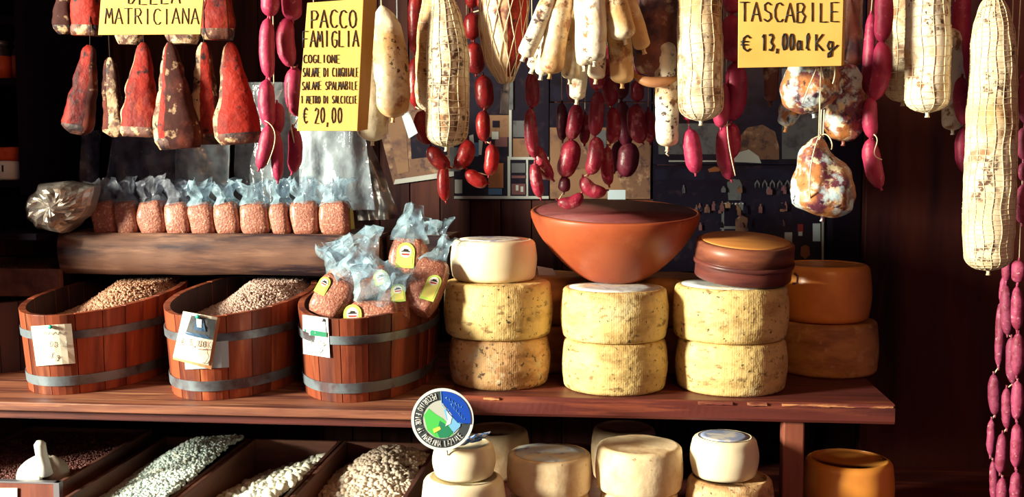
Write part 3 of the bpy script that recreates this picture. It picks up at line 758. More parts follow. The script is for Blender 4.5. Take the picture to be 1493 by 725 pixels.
# ------------------------------------------------------------------ loose goods (stuff)
def ico(level):
    import bmesh
    b = bmesh.new(); bmesh.ops.create_icosphere(b, subdivisions=level, radius=1)
    v = np.array([q.co[:] for q in b.verts]); f = np.array([[x.index for x in q.verts] for q in b.faces]); b.free()
    return v, f
ICO = {1: ico(1), 2: ico(2)}
def heap(name, label, cat, mat, inside, bbox, zf, n, size, lv=1, seed=0, group=None, ground=None):
    rg = np.random.RandomState(seed)
    v0, f0 = ICO[lv]
    x0, x1, y0, y1 = bbox
    pts = []
    while len(pts) < n:
        x = rg.uniform(x0, x1); y = rg.uniform(y0, y1)
        if inside(x, y): pts.append((x, y, zf(x, y) + rg.uniform(-.2, .7) * size[2]))
    pts = np.array(pts)
    V = np.zeros((n, len(v0), 3))
    for i in range(n):
        q = rg.normal(size=4); q /= np.linalg.norm(q); w_, x, y, z = q
        Rm = np.array([[1-2*(y*y+z*z),2*(x*y-z*w_),2*(x*z+y*w_)],[2*(x*y+z*w_),1-2*(x*x+z*z),2*(y*z-x*w_)],[2*(x*z-y*w_),2*(y*z+x*w_),1-2*(x*x+y*y)]])
        V[i] = (v0 * np.array(size) * rg.uniform(.85, 1.15)) @ Rm.T + pts[i]
    F = (f0[None] + (np.arange(n) * len(v0))[:, None, None]).reshape(-1, 3)
    V = V.reshape(-1, 3)
    # filling body under the top layer, dark to paint shade in the gaps
    g = 26; nb = len(V); GV = []; ok = {}
    for j in range(g + 1):
        for i in range(g + 1):
            x = x0 + (x1 - x0) * i / g; y = y0 + (y1 - y0) * j / g
            ok[(i, j)] = inside(x, y); GV.append((x, y, zf(x, y) - size[2] * .9))
    GF = []
    for j in range(g):
        for i in range(g):
            if all(ok[q] for q in ((i, j), (i + 1, j), (i, j + 1), (i + 1, j + 1))):
                a = nb + j * (g + 1) + i
                GF += [(a, a + 1, a + g + 2), (a, a + g + 2, a + g + 1)]
    nf = len(F); V = np.vstack([V, GV]); F = np.vstack([F, GF]) if GF else F
    c = V.mean(axis=0); V = V - c
    me = bpy.data.meshes.new(name)
    me.vertices.add(len(V)); me.vertices.foreach_set('co', V.astype(np.float32).ravel())
    me.loops.add(len(F) * 3); me.loops.foreach_set('vertex_index', F.astype(np.int32).ravel())
    me.polygons.add(len(F)); me.polygons.foreach_set('loop_start', np.arange(0, len(F) * 3, 3, dtype=np.int32))
    me.polygons.foreach_set('use_smooth', np.ones(len(F), dtype=bool))
    me.materials.append(mat); me.materials.append(m_grain3)
    me.polygons.foreach_set('material_index', (np.arange(len(F)) >= nf).astype(np.int32))
    me.update(calc_edges=True); me.validate()
    o = bpy.data.objects.new(name, me); COL.objects.link(o); o.location = c.tolist()
    return tag(o, label, cat, group, 'stuff')

def in_tub(i, marg=.016):
    c, zt = TUBS[i]
    return lambda x, y: (abs(x - c[0]) / (TA - marg)) ** TP + (abs(y - c[1]) / (TB - marg)) ** TP < 1
for i, (lab, mt, pk, sd) in enumerate((('loose brown spelt grains heaped in the tub with the cream note', m_grain, .052, 1), ('loose pale spelt grains heaped in the middle tub', m_grain2, .050, 2))):
    c, zt = TUBS[i]
    def zf(x, y, c=c, zt=zt, pk=pk, i=i):
        u = (x - c[0]) / TA; v = (y - c[1]) / TB
        m = math.exp(-((u - .25) ** 2 / .55 + (v - .45) ** 2 / .50))
        return min(zt + .024, zt - .045 + (pk + .040) * m + .003 * nz((x, y, 0), 30, i))
    heap('grain', lab, 'grain', mt, in_tub(i), (c[0] - TA, c[0] + TA, c[1] - TB, c[1] + TB), zf, 6500, (.0046, .0024, .0024), 1, sd)

# far left dark bin with grain, and a dark tub half out of the frame
xa = at(88, 380, 2.2)[0]
fb = thing('grain_trough', 'dark trough of brown grain at the far edge beside the log', 'trough', (xa - .2, 2.35, ZS))
zt0 = at(40, 392, 2.2)[2]
MB().box((xa - .5, 2.2, zt0 - .06), (xa - .002, 2.215, zt0)).build('front_panel', m_bin, fb, smooth=False, bevel=.002)
MB().box((xa - .017, 2.215, zt0 - .06), (xa - .002, 2.5, zt0)).build('side_panel', m_dark, fb, smooth=False, bevel=.002)
MB().box((xa - .5, 2.215, zt0 - .06), (xa - .017, 2.5, zt0 - .05)).build('bottom', m_dark, fb, smooth=False)
MB().box((xa - .5, 2.49, zt0 - .06), (xa - .017, 2.5, zt0)).build('back_panel', m_dark, fb, smooth=False)
heap('grain', 'dark brown grain lying in the trough at the far edge', 'grain', m_grain3, lambda x, y: True, (xa - .42, xa - .02, 2.218, 2.485), lambda x, y: zt0 - .022 + (y - 2.2) * .06, 6000, (.0034, .002, .002), 1, 9)
xt = at(29, 500, 2.05)[0]
ft = thing('wooden_tub', 'dim oval stave tub cut off by the picture edge', 'tub', (xt - .15, 2.25, ZS), 'oval stave tubs on the shelf')
for i in range(12):
    a0 = math.pi * (1.02 + .96 * i / 12); a1 = math.pi * (1.02 + .96 * (i + 1) / 12) - .01
    V = []
    for z, kk in ((ZS, .93), (zt0 - .062, 1)):
        for (aa, rr) in ((a0, 1), (a1, 1), (a1, .9), (a0, .9)):
            V.append((xt - .14 + .13 * kk * rr * math.cos(aa), 2.3 + .22 * kk * rr * math.sin(aa), z))
    mb = MB(); mb.add(V, [(0,3,2,1),(4,5,6,7),(0,1,5,4),(1,2,6,5),(2,3,7,6),(3,0,4,7)]); mb.build('stave', m_tub_in, ft, smooth=False)  # darkened inside wood again, shade painted onto this edge tub

# ------------------------------------------------------------------ log ledge
LGY = 2.20
zl0 = at(300, 405, LGY)[2]; zl1 = at(300, 341, LGY)[2]
lx0 = at(84, 370, LGY)[0]; lx1 = at(553, 370, LGY)[0]
lg = thing('log_ledge', 'split log ledge of weathered brown wood behind the tubs', 'log', ((lx0 + lx1) / 2, LGY + .1, zl0))
G = []
K = 70
hL = zl1 - zl0
for i in range(K + 1):
    x = lx0 + (lx1 - lx0) * i / K
    row = []
    prof = [(.20, 0), (.06, 0), (.022, .004), (.006, .018), (0, .04), (-.002, .055), (.0, .072), (.004, hL - .004), (.009, hL), (.05, hL - .001), (.12, hL), (.20, hL)]
    for (dy, dz) in prof:
        f = min(dz, .09)
        ny = .006 * nz((x, 0, dz), 8, 3) + .003 * nz((x, 0, dz * 3), 22, 1)
        nzv = .004 * nz((x, dy, 0), 7, 8) * (1 if dz < hL - .01 else .25)
        row.append((x, LGY + dy + (ny if dy < .1 else 0), zl0 + dz + nzv))
    G.append(row)
MB().grid(G).build('log', m_log, lg, auto=50)
# ledge that carries the log
zb_ = max(TUBS[0][1], TUBS[1][1], TUBS[2][1]) + .0335
MB().box((lx0, LGY + .05, zb_ - .0), (at(652, 380, 2.3)[0], WALLY - .02, zl0 - .003)).build('ledge_board', m_dark, lg, smooth=False)
bk = MB().box((at(566, 370, 2.25)[0], LGY + .03, zl0 - .002), (at(658, 370, 2.25)[0], LGY + .2, zl1 - .004)).build('wood_block', m_log, smooth=False, bevel=.004)
tag(bk, 'short brown wood block on the ledge behind the wrapped packs', 'block')

# ------------------------------------------------------------------ grain packs
def crumple(c, wdt, dep, hgt, seed, up=(0, 0, 1), right=(1, 0, 0), n=(16, 22), flare=.7, neck=.25, nek_t=.35):
    """a gathered plastic bag top: rises from the pack, is pinched at the neck, then flares in folds"""
    up = np.array(up, float); up /= np.linalg.norm(up); right = np.array(right, float); fw = np.cross(up, right); fw /= np.linalg.norm(fw); right = np.cross(fw, up)
    G = []
    for i in range(n[0]):
        t = i / (n[0] - 1)
        if t < nek_t: k = 1 + (neck - 1) * (t / nek_t) ** 1.3
        else: k = neck + (flare - neck) * ((t - nek_t) / (1 - nek_t)) ** .8
        row = []
        for j in range(n[1]):
            a = 2 * math.pi * j / n[1]
            fold = 1 + (.10 + .45 * t) * math.sin(a * 5 + seed + 2.5 * t) * (.4 + .6 * abs(nz((math.cos(a), math.sin(a), t), 2.2, seed)))
            q = right * (wdt / 2 * k * fold * math.cos(a)) + fw * (dep / 2 * k * fold * math.sin(a)) + up * (hgt * t)
            q = q + np.array([nz(q, 45, seed), nz(q, 45, seed + 3), nz(q, 45, seed + 6)]) * (.006 + .010 * t)
            row.append(c + q)
        G.append(row)
    mb = MB(); mb.grid(G, poles=False)
    return mb

def pack_body(c, wdt, dep, hgt, up, right, seed, puff=.08):
    up = np.array(up, float); up /= np.linalg.norm(up); right = np.array(right, float); fw = np.cross(up, right); fw /= np.linalg.norm(fw); right = np.cross(fw, up)
    G = []
    for i in range(11):
        t = i / 10
        k = (1 - abs(2 * t - 1) ** 6 * .16) * (1 + puff * math.sin(math.pi * t))
        row = []
        for j in range(24):
            a = 2 * math.pi * j / 24; c_, s_ = math.cos(a), math.sin(a)
            ex = .5
            q = right * (wdt / 2 * k * math.copysign(abs(c_) ** ex, c_)) + fw * (dep / 2 * k * math.copysign(abs(s_) ** ex, s_)) + up * (hgt * t)
            q = q + (right * nz(q, 30, seed) + fw * nz(q, 30, seed + 2)) * .004
            row.append(c + q)
        G.append(row)
    return MB().grid(G), right, fw, up

def label_arch(parent, c, right, up, nrm, w_, h_, emblem=True):
    """arched lime and yellow label with a round emblem"""
    def P(u, v, o=0.0): return c + right * u + up * v + nrm * o
    def arch(s, inset=0):
        pts = [(-w_ / 2 * s, -h_ / 2 * s), (w_ / 2 * s, -h_ / 2 * s)]
        for k in range(9):
            a = math.pi * k / 8; pts.append((w_ / 2 * s * math.cos(a), h_ / 2 * s - w_ / 2 * s + w_ / 2 * s * math.sin(a)))
        return pts
    lb = MB().prism([P(u, v) for u, v in arch(1)], nrm * .0008).build('label', m_lgreen, parent, smooth=False)
    MB().prism([P(u, v, .0009) for u, v in arch(.80)], nrm * .0004).build('label_panel', m_lyel, lb, smooth=False)
    if emblem:
        cy_ = h_ / 2 - w_ / 2
        circ = lambda r, n_=18: [(r * math.cos(2 * math.pi * k / n_), cy_ + r * math.sin(2 * math.pi * k / n_)) for k in range(n_)]
        MB().prism([P(u, v, .0014) for u, v in circ(w_ * .33)], nrm * .0004).build('emblem', m_lwhite, lb, smooth=False)
        hat = [(-.20, -.02), (.2, -.02), (.2, .04), (.13, .05), (.10, .14), (-.08, .15), (-.12, .05), (-.2, .04)]
        MB().prism([P(u * w_ * 1.2, cy_ + v * w_, .0019) for u, v in hat], nrm * .0004).build('emblem_print', m_lblack, lb, smooth=False)
        MB().prism([P(u * w_, cy_ + v * w_, .0019) for u, v in [(-.24, -.10), (.24, -.10), (.18, -.20), (-.18, -.20)]], nrm * .0004).build('emblem_print', m_lred, lb, smooth=False)

def place_pack(name_label, foot, top, w_px, dep, Y, group, plast_h, lab=None, seed=0, filmm=None, neck=.3, flare=.8, plast_dir=None, pname='grain_pack', body=True, right=None):
    """foot, top: pixel points of the filled part's lower and upper centre"""
    p0 = at(foot[0], foot[1], Y[0]); p1 = at(top[0], top[1], Y[1])
    up = p1 - p0; hgt = np.linalg.norm(up); up = up / hgt
    W = w_px * sc(foot[0], foot[1], Y[0])
    rt = np.array(right if right else (1, 0, 0), float)
    t = thing(pname, name_label, 'grain pack', p0, group)
    mb, rg, fw, up = pack_body(p0, W, dep, hgt, up, rt, seed)
    mb.build('grain_fill', m_grainpk, t)
    pd = up if plast_dir is None else (at(plast_dir[0], plast_dir[1], Y[1]) - p1)
    cr = crumple(p1 - up * hgt * .06, W * 1.12, dep * 1.1, plast_h, seed, pd, rg, neck=neck, flare=flare)
    cr.build('plastic_wrap', filmm or m_film, t, smooth=False)
    mb2, *_ = pack_body(p0 - up * .001, W * 1.04, dep * 1.06, hgt * .99, up, rt, seed + .3)
    if lab:
        du, dv, lw, lh, face = lab
        nn = -fw if face == 'front' else rg
        if nn[1] > 0 and face == 'front': nn = -nn
        if face == 'front':
            label_arch(t, p0 + up * (hgt * dv) + rg * (W * du) + nn * (dep / 2 * 1.12), rg, up, nn, lw, lh)
        else:
            label_arch(t, p0 + up * (hgt * dv) + rg * (W / 2 * 1.10), np.array([0, 1, 0]) - up * up[1], up, rg, lw, lh, emblem=False)
    return t

row = [(137, 175), (171, 205), (205, 246), (244, 282), (279, 317), (315, 354), (353, 396), (396, 424), (425, 467), (466, 512)]
names = ['small grain pack leaning at the dim end of the row on the log', 'second grain pack from the dim end of the log row', 'third grain pack from the dim end of the log row',
         'fourth grain pack from the dim end of the log row', 'fifth grain pack from the dim end, below the pale hanging bag', 'fifth grain pack from the bright end of the log row',
         'fourth grain pack from the bright end of the log row', 'narrowest grain pack on the log, third from the bright end', 'grain pack next to the last on the log with ochre side label', 'last grain pack on the log with tan side label']
for i, (a, b) in enumerate(row):
    wpx = (b - a) * .92
    mid = (a + b) / 2
    lean = -7 if i < 7 else -4
    top_y = 296 + (i < 3) * -2 - (i == 8) * 2 - (i == 9) * 2
    place_pack(names[i], (mid + 3, 342), (mid + 3 + lean, top_y), wpx, .052, (LGY + .042, LGY + .046), 'grain packs in a row on the log', .050,
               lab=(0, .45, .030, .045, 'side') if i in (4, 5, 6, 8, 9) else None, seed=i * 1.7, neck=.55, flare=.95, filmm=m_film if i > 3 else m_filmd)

c3_, z3 = TUBS[2]
gp = 'plastic wrapped grain packs in the tub'
place_pack('upright grain pack standing at the back of the tub, arched label facing out', (592, 420), (597, 348), 50, .05, (2.14, 2.15), gp, .072, lab=(0, .66, .036, .05, 'front'), seed=21, neck=.75, flare=.42, plast_dir=(604, 285))
place_pack('grain pack leaning against the cream cheese with twisted plastic top', (606, 455), (636, 385), 48, .045, (2.02, 2.08), gp, .062, lab=(.30, .42, .028, .055, 'front'), seed=22, neck=.35, flare=.40, plast_dir=(656, 338))
place_pack('grain pack lying at the near rim of the tub with lime corner label', (470, 462), (500, 408), 50, .05, (1.98, 2.0), gp, .07, lab=(-.30, .65, .022, .034, 'front'), seed=23, neck=.7, flare=.85, plast_dir=(530, 380))
place_pack('grain pack sunk in the middle of the tub under crumpled plastic', (545, 478), (545, 440), 70, .06, (1.99, 2.0), gp, .07, lab=(-.36, .55, .034, .03, 'front'), seed=24, neck=.95, flare=1.0, plast_dir=(552, 395))
place_pack('grain pack at the rear of the tub with spiky plastic folds', (540, 440), (528, 400), 80, .06, (2.1, 2.12), gp, .085, lab=(.35, .5, .03, .03, 'front'), seed=25, neck=.55, flare=1.0, plast_dir=(505, 340))
place_pack('grain pack half hidden beside the upright one, plastic bunched up', (640, 400), (632, 365), 40, .05, (2.26, 2.28), gp, .07, seed=26, neck=.6, flare=.8, plast_dir=(640, 305))
place_pack('small grain pack with lime label against the near wall of the tub', (578, 470), (575, 425), 40, .045, (2.0, 2.04), gp, .05, lab=(.2, .7, .026, .04, 'front'), seed=27, neck=.8, flare=1.0, plast_dir=(585, 395))
place_pack('grain pack bunched at the far side of the tub, folds against the log', (500, 425), (498, 395), 40, .05, (2.1, 2.12), gp, .06, seed=28, neck=.7, flare=1.0, plast_dir=(485, 350))

# ------------------------------------------------------------------ hanging plastic bags and foil pouch behind the log
def sheet_bag(label, q, Y, mat, seed, amp=.010, dy=(0, 0)):
    """limp hanging bag: two crumpled walls; q = pixel corners TL TR BR BL"""
    TL, TR, BR, BL = [np.array(a, float) for a in q]
    mb = MB(); n, m = 34, 26
    for side in (0, 1):
        V = []
        for i in range(n + 1):
            v = i / n
            for j in range(m + 1):
                u = j / m
                p = (TL * (1 - u) + TR * u) * (1 - v) + (BL * (1 - u) + BR * u) * v
                yy = Y + dy[0] * (1 - v) + dy[1] * v
                P = at(p[0], p[1], yy)
                bulge = math.sin(math.pi * u) * (.006 + .018 * v) * (1 if side else -1)
                cr = amp * (2.2 * nz((P[0] * 1.0, 0, P[2] * .16), 24, seed) + .7 * nz((P[0] + P[2] * .3, 0, P[2] * .3), 40, seed + side) + .2 * nz((P[0], 0, P[2]), 90, seed + side))
                P = P + np.array([0, bulge + cr, 0])
                V.append(P)
        k = m + 1
        mb.add(V, [(i * k + j, (i + 1) * k + j, (i + 1) * k + j + 1, i * k + j + 1) for i in range(n) for j in range(m)])
    o = mb.build('plastic_bag', mat, smooth=True)
    return tag(o, label, 'bag', 'clear bags hanging behind the log')
sheet_bag('flat pale clear bag hanging below the mottled cured meats', [(259, 150), (336, 150), (331, 292), (257, 292)], 2.42, m_bagm, 1)
sheet_bag('flared clear bag hanging behind the crimson sausage pair', [(352, 120), (446, 120), (440, 300), (338, 300)], 2.47, m_bagm, 2)
sheet_bag('blue grey clear bag hanging below the tall yellow card', [(436, 150), (524, 150), (548, 306), (436, 306)], 2.37, m_bagm, 3)
sheet_bag('slanting shiny bag beside the old newsprint poster', [(505, 140), (530, 190), (586, 318), (520, 322)], 2.43, m_foil, 4, amp=.016)
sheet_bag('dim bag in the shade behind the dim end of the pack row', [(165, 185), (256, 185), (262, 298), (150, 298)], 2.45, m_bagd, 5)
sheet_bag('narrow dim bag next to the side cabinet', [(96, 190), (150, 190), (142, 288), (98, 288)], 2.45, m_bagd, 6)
# foil pouch
q = [(44, 286), (56, 268), (98, 264), (134, 272), (130, 300), (122, 316), (92, 340), (60, 334), (38, 320)]
fp = MB()
G = []
cen = np.array([86, 302.0])
qq = []
for i_ in range(len(q)):
    for t_ in (0, .25, .5, .75):
        qq.append(np.array(q[i_], float) * (1 - t_) + np.array(q[(i_ + 1) % len(q)], float) * t_)
for lv, (k, dy) in enumerate(((1, 0), (.96, -.012), (.86, -.022), (.72, -.029), (.56, -.033), (.38, -.036), (.2, -.037), (.02, -.037))):
    rowp = []
    for ab in qq:
        p = cen + (ab - cen) * k
        P = at(p[0], p[1], 2.17)
        rowp.append(P + np.array([0, dy + .022 * nz(P, 26, 2) + .012 * abs(nz(P, 60, 5)), 0]))
    G.append(rowp)
Gb = [[p + np.array([0, .03, 0]) for p in G[0]]]
fp.grid(Gb + G)
fo = tag(fp.build('foil_pouch', m_foil, smooth=False), 'crumpled silver foil pouch resting at the dim end of the log', 'pouch')
# dark bracket block carrying the foil pouch
zbk = at(70, 338, 2.2)[2]
bb = thing('wood_stand', 'dark wooden stand under the foil pouch', 'stand', (xa - .1, 2.3, zt0))
MB().box((lx0 - .14, 2.14, zbk - .014), (lx0 - .012, 2.5, zbk)).build('top_board', m_dark, bb, smooth=False, bevel=.002)
MB().box((lx0 - .14, 2.491, zt0), (lx0 - .13, 2.5, zbk - .014)).build('leg', m_dark, bb, smooth=False)
MB().box((lx0 - .028, 2.491, zt0), (lx0 - .018, 2.5, zbk - .014)).build('leg', m_dark, bb, smooth=False)

# ------------------------------------------------------------------ jars in the side cabinet
def jar(px, pyb, pyt, r_px, Y, label, style):
    s_ = sc(px, pyb, Y); c = at(px, pyb, Y); c[2] = zc1 if style == 'sauce' else zc2
    h = (pyb - pyt) * s_; r = r_px * s_
    t = thing('jar', label, 'jar', c, 'jars in the side cabinet')
    lathe([(.0001, 0), (r * .95, 0), (r, .004), (r, h * .72), (r * .8, h * .82), (r * .7, h * .86), (.0001, h * .86)], c, 32).build('glass_body', m_jar if style == 'sauce' else m_paperw, t)
    if style == 'sauce':
        lathe([(r * 1.0, h * .05), (r * 1.03, h * .05), (r * 1.03, h * .62), (r, h * .62)], c, 32).build('label', m_jlab, t)
        lathe([(.0001, h * .86), (r * .78, h * .86), (r * .80, h), (.0001, h)], c, 28).build('lid', m_metal, t)
    else:
        lathe([(.0001, h * .6), (r * 1.06, h * .58), (r * 1.1, h * .7), (r * 1.0, h * .96), (r * .9, h), (.0001, h)], c, 28, amp=.002, fr=60).build('cloth_cover', m_jcloth, t)
        mb = MB(); 
        for k, a in enumerate((-.5, -.2, .12)):
            P = [c + np.array([r * 1.0 * math.sin(a), -r * 1.0 * math.cos(a) - .0015, z]) for z in (h * .25, h * .45)]
            mb.tube(P, .002 if k else .0012, 5)
        mb.build('label_print', m_ink, t)
jar(3, 118, 60, 13, 2.34, 'orange labelled jar cut off by the picture edge on the upper ledge', 'sauce')
jar(35, 118, 60, 15, 2.34, 'whole orange labelled jar on the upper ledge', 'sauce')
jar(14, 261, 214, 21, 2.30, 'white pot with orange cloth lid on the lower ledge, the wider view', 'pot')
jar(49, 257, 213, 14, 2.33, 'white pot with orange cloth lid next to the cabinet side', 'pot')

# ------------------------------------------------------------------ posters (printed flat things)
def card(px, Y, mat, parent, name, thick=.0012):
    return MB().prism([at(a, b, Y) for a, b in px], (0, thick, 0)).build(name, mat, parent, smooth=False)
def rect(x0, y0, x1, y1): return [(x0, y0), (x1, y0), (x1, y1), (x0, y1)]
def poster(label, outline, Y, base, prints, cat='poster', name='poster'):
    P = [at(a, b, Y) for a, b in outline]
    t = thing(name, label, cat, np.mean(P, axis=0))
    card(outline, Y, base, t, 'sheet')
    for k, (m_, pg) in enumerate(prints):
        MB().prism([at(a, b, Y - .0004 - .00012 * k) for a, b in pg], (0, .0001, 0)).build('print', m_, t, smooth=False)
    return t
YP = WALLY - .022
poster('old brown newsprint poster with a white lower edge, beside the shiny bag', [(535, 120), (692, 110), (698, 250), (574, 269)], YP, m_pbrown,
       [(m_pwhite, [(576, 262), (698, 244), (698, 252), (574, 269)]), (m_pdark, [(598, 196), (650, 190), (652, 226), (600, 232)]), (m_ptan, [(560, 160), (590, 156), (596, 250), (580, 254)])])
poster('collage poster of small interior photographs with a white lower edge', [(660, 30), (800, 30), (800, 291), (662, 291)], YP - .004, m_pdark, [
    (m_pwhite, rect(662, 286, 800, 290)), (m_pwhite, rect(740, 228, 744, 288)), (m_pwhite, rect(744, 229, 800, 233)), (m_pwhite, rect(767, 232, 770, 288)), (m_pwhite, rect(742, 160, 746, 229)),
    (m_ptan, rect(712, 168, 742, 200)), (m_ptan, rect(748, 202, 772, 229)), (m_pink_p, rect(722, 200, 740, 214)), (m_porange, rect(712, 238, 734, 274)), (m_pgrey, rect(748, 176, 768, 200)),
    (m_pblue, rect(690, 208, 698, 228)), (m_pwhite, [(684, 198), (690, 196), (692, 218), (686, 222)]), (m_pwhite, [(698, 204), (704, 206), (702, 226), (698, 226)]), (m_pdark, rect(718, 176, 728, 186)), (m_pwhite, rect(717, 192, 727, 203)),
    (m_pblue, rect(712, 275, 732, 284)), (m_pgrey, rect(746, 238, 766, 252)), (m_pink_p, rect(746, 256, 766, 260)), (m_pink_p, rect(746, 268, 766, 284)), (m_pwhite, rect(663, 262, 674, 282)), (m_pwhite, rect(752, 270, 756, 278)), (m_pwhite, rect(759, 272, 763, 280)),
    (m_pgrey, rect(656, 215, 672, 250)), (m_pink_p, rect(772, 240, 798, 262)), (m_pgrey, rect(735, 112, 748, 160))])
poster('tan photograph poster behind the marbled sausages', [(801, 150), (950, 150), (948, 290), (801, 290)], YP - .002, m_ptan, [
    (m_pdark, rect(801, 150, 950, 186)), (m_pbrown, [(815, 200), (850, 190), (860, 245), (820, 250)]), (m_pbrown, [(895, 245), (948, 200), (948, 288), (915, 289)]), (m_paperb, rect(886, 277, 912, 291)), (m_pgrey, rect(868, 190, 884, 215))])
tp = [(m_pgrey, rect(1140, 165, 1200, 232)), (m_pbrown, [(1075, 232), (1078, 200), (1090, 186), (1112, 182), (1130, 192), (1136, 215), (1136, 233)]), (m_pwhite, [(1066, 236), (1078, 222), (1092, 218), (1106, 228), (1110, 238)]),
      (m_pgrey, rect(960, 180, 1060, 225)), (m_pwhite, rect(975, 234, 1060, 236)), (m_pgrey, rect(1140, 100, 1200, 160))]
poster('faded photograph poster above the bottle shop picture', [(952, 90), (1204, 90), (1204, 240), (952, 240)], 2.565, m_pnavy, tp)
bt = [(m_pnavy, rect(955, 246, 1195, 262)), (m_pwhite, rect(1198, 240, 1201, 392)), (m_porange, [(1032, 247), (1042, 243), (1052, 246), (1048, 250), (1034, 251)]),
      (m_pgrey, [(1060, 266), (1068, 261), (1078, 262), (1082, 270), (1080, 292), (1062, 292)]), (m_pwhite, rect(1052, 296, 1084, 299)), (m_pgrey, rect(1050, 330, 1076, 334)), (m_pgrey, rect(1052, 300, 1056, 345)),
      (m_pwhite, rect(1144, 339, 1155, 355)), (m_pred, rect(1163, 327, 1171, 338)), (m_pwhite, rect(1164, 338, 1170, 344)), (m_paperb, rect(1185, 326, 1196, 352)), (m_porange, [(1168, 360), (1174, 357), (1180, 360), (1181, 372), (1174, 378), (1167, 372)]),
      (m_pbrown, [(1072, 320), (1080, 314), (1090, 318), (1092, 345), (1084, 354), (1073, 348)]), (m_pink_p, [(1060, 352), (1100, 345), (1115, 352), (1115, 358), (1060, 358)])]
rg = random.Random(5)
for k in range(46):
    x = 968 + rg.random() * 180; y = rg.choice((272, 296, 300, 322)) + rg.uniform(-3, 3); hh_ = rg.uniform(6, 15); ww = rg.uniform(2, 4)
    mm = rg.choice((m_pgrey, m_pink_p, m_pbrown, m_pnavy, m_pink_p))
    bt.append((mm, [(x - ww, y + hh_), (x - ww, y + hh_ * .4), (x - ww * .4, y + hh_ * .2), (x - ww * .4, y), (x + ww * .4, y), (x + ww * .4, y + hh_ * .2), (x + ww, y + hh_ * .4), (x + ww, y + hh_)]))
for k in range(5):
    x = 1100 + k * 11
    bt.append((m_pgrey, [(x, 268), (x + 4, 262), (x + 8, 268), (x + 7, 275), (x + 6, 269), (x + 4, 265), (x + 2, 269), (x + 1, 275)]))
poster('dark photograph of a bottle lined wine shop on the wall behind the box', [(952, 241), (1203, 241), (1203, 396), (952, 396)], 2.56, m_pdark, bt)
poster('dark photograph panel high behind the salami bunch', [(700, -20), (950, -20), (950, 148), (802, 148), (802, 28), (700, 28)], YP - .006, m_pnavy, [(m_pgrey, rect(740, 0, 760, 24))])

# ------------------------------------------------------------------ bean bins on the lower level
ZT = .86
def bx_at(px, py): return onz(px, py, ZT)[0]
D = [(bx_at(253, 725) + bx_at(356, 650)) / 2, (bx_at(422, 725) + bx_at(497, 645)) / 2, (bx_at(587, 725) + bx_at(613, 706)) / 2]
step = D[1] - D[0]
D0 = D[0] - step
YF_, YB_ = 1.92, onz(430, 641, ZT)[1]
def bin_(xa_, xb_, zt, yf, label, zb=.70, front_mat=None):
    t = thing('bean_bin', label, 'bin', ((xa_ + xb_) / 2, (yf + YB_) / 2, zb), 'wooden bins under the shelf')
    T = .010
    MB().box((xa_, yf, zb), (xa_ + T, YB_, zt)).build('side_panel', m_bin, t, smooth=False, bevel=.0015)
    MB().box((xb_ - T, yf, zb), (xb_, YB_, zt)).build('side_panel', m_bin, t, smooth=False, bevel=.0015)
    MB().box((xa_ + T, YB_ - T, zb), (xb_ - T, YB_, zt)).build('back_panel', m_binx, t, smooth=False, bevel=.0015)
    MB().box((xa_ + T, yf, zb), (xb_ - T, yf + T, zt)).build('front_panel', front_mat or m_binx, t, smooth=False, bevel=.0015)
    MB().box((xa_ + T, yf + T, zb), (xb_ - T, YB_ - T, zb + .01)).build('bottom', m_bin, t, smooth=False)
    return t
g2 = .003
bin_(D0 + g2, D[0] - g2 / 2, ZT, YF_, 'bin holding the pale green dried peas')
bin_(D[0] + g2 / 2, D[1] - g2 / 2, ZT, YF_, 'bin holding the large white beans')
bin_(D[1] + g2 / 2, D[2], ZT, YF_, 'bin holding the chickpeas beside the lower cheeses')
ZT1 = at(40, 704, 1.97)[2]
xs = at(86, 706, 1.97)[0]
b1 = bin_(xs - .30, xs, ZT1, 1.97, 'taller bin with the white scoop and a price card in front', front_mat=m_post)
MB().box((xs - .30, 1.968, ZT1 - .001), (xs, 1.982, ZT1 + .002)).build('metal_trim', m_metal, b1, smooth=False)
MB().box((xs - .010, 1.967, .72), (xs + .0015, 1.982, ZT1 + .002)).build('metal_trim', m_metal, b1, smooth=False)
cd = tag(MB().prism([at(a, b, 1.966) for a, b in [(-40, 712), (25, 712), (25, 760), (-40, 760)]], (0, .0012, 0)).build('price_card', m_paper, smooth=False), 'cream card fixed on the front of the scoop bin', 'card')
# base under bins
bs = tag(MB().box((-1.4, 1.85, .66), (D[2] + .01, 2.6, .70)).build('bin_platform', m_dark, smooth=False), 'dark platform carrying the row of bins', 'platform')

def inbox(xa_, xb_): return lambda x, y: xa_ + .013 < x < xb_ - .013 and YF_ + .014 < y < YB_ - .013
def mk(xa_, xb_, f):
    def zf(x, y):
        u = (x - xa_) / (xb_ - xa_); v = (y - YF_) / (YB_ - YF_)
        return f(u, v) + .003 * nz((x, y, 0), 25, 1)
    return zf
heap('dried_peas', 'pale green dried peas heaped against the bin side', 'dried peas', m_lentil, inbox(D0, D[0]), (D0, D[0], YF_, YB_),
     mk(D0, D[0], lambda u, v: ZT - .050 + .052 * min(1, u * 1.15) ** .8 + .032 * math.exp(-((u - .55) ** 2 / .12 + (v - .75) ** 2 / .10)) - .03 * max(0, v - .8) / .2 * (1 - u)), 3000, (.0052, .0044, .0042), 1, 11)
heap('white_beans', 'large glossy white beans heaped in the middle bin', 'beans', m_bean, inbox(D[0], D[1]), (D[0], D[1], YF_, YB_),
     mk(D[0], D[1], lambda u, v: ZT - .058 + .072 * u ** 1.1 - .040 * v * v), 620, (.0125, .0085, .0068), 2, 12)
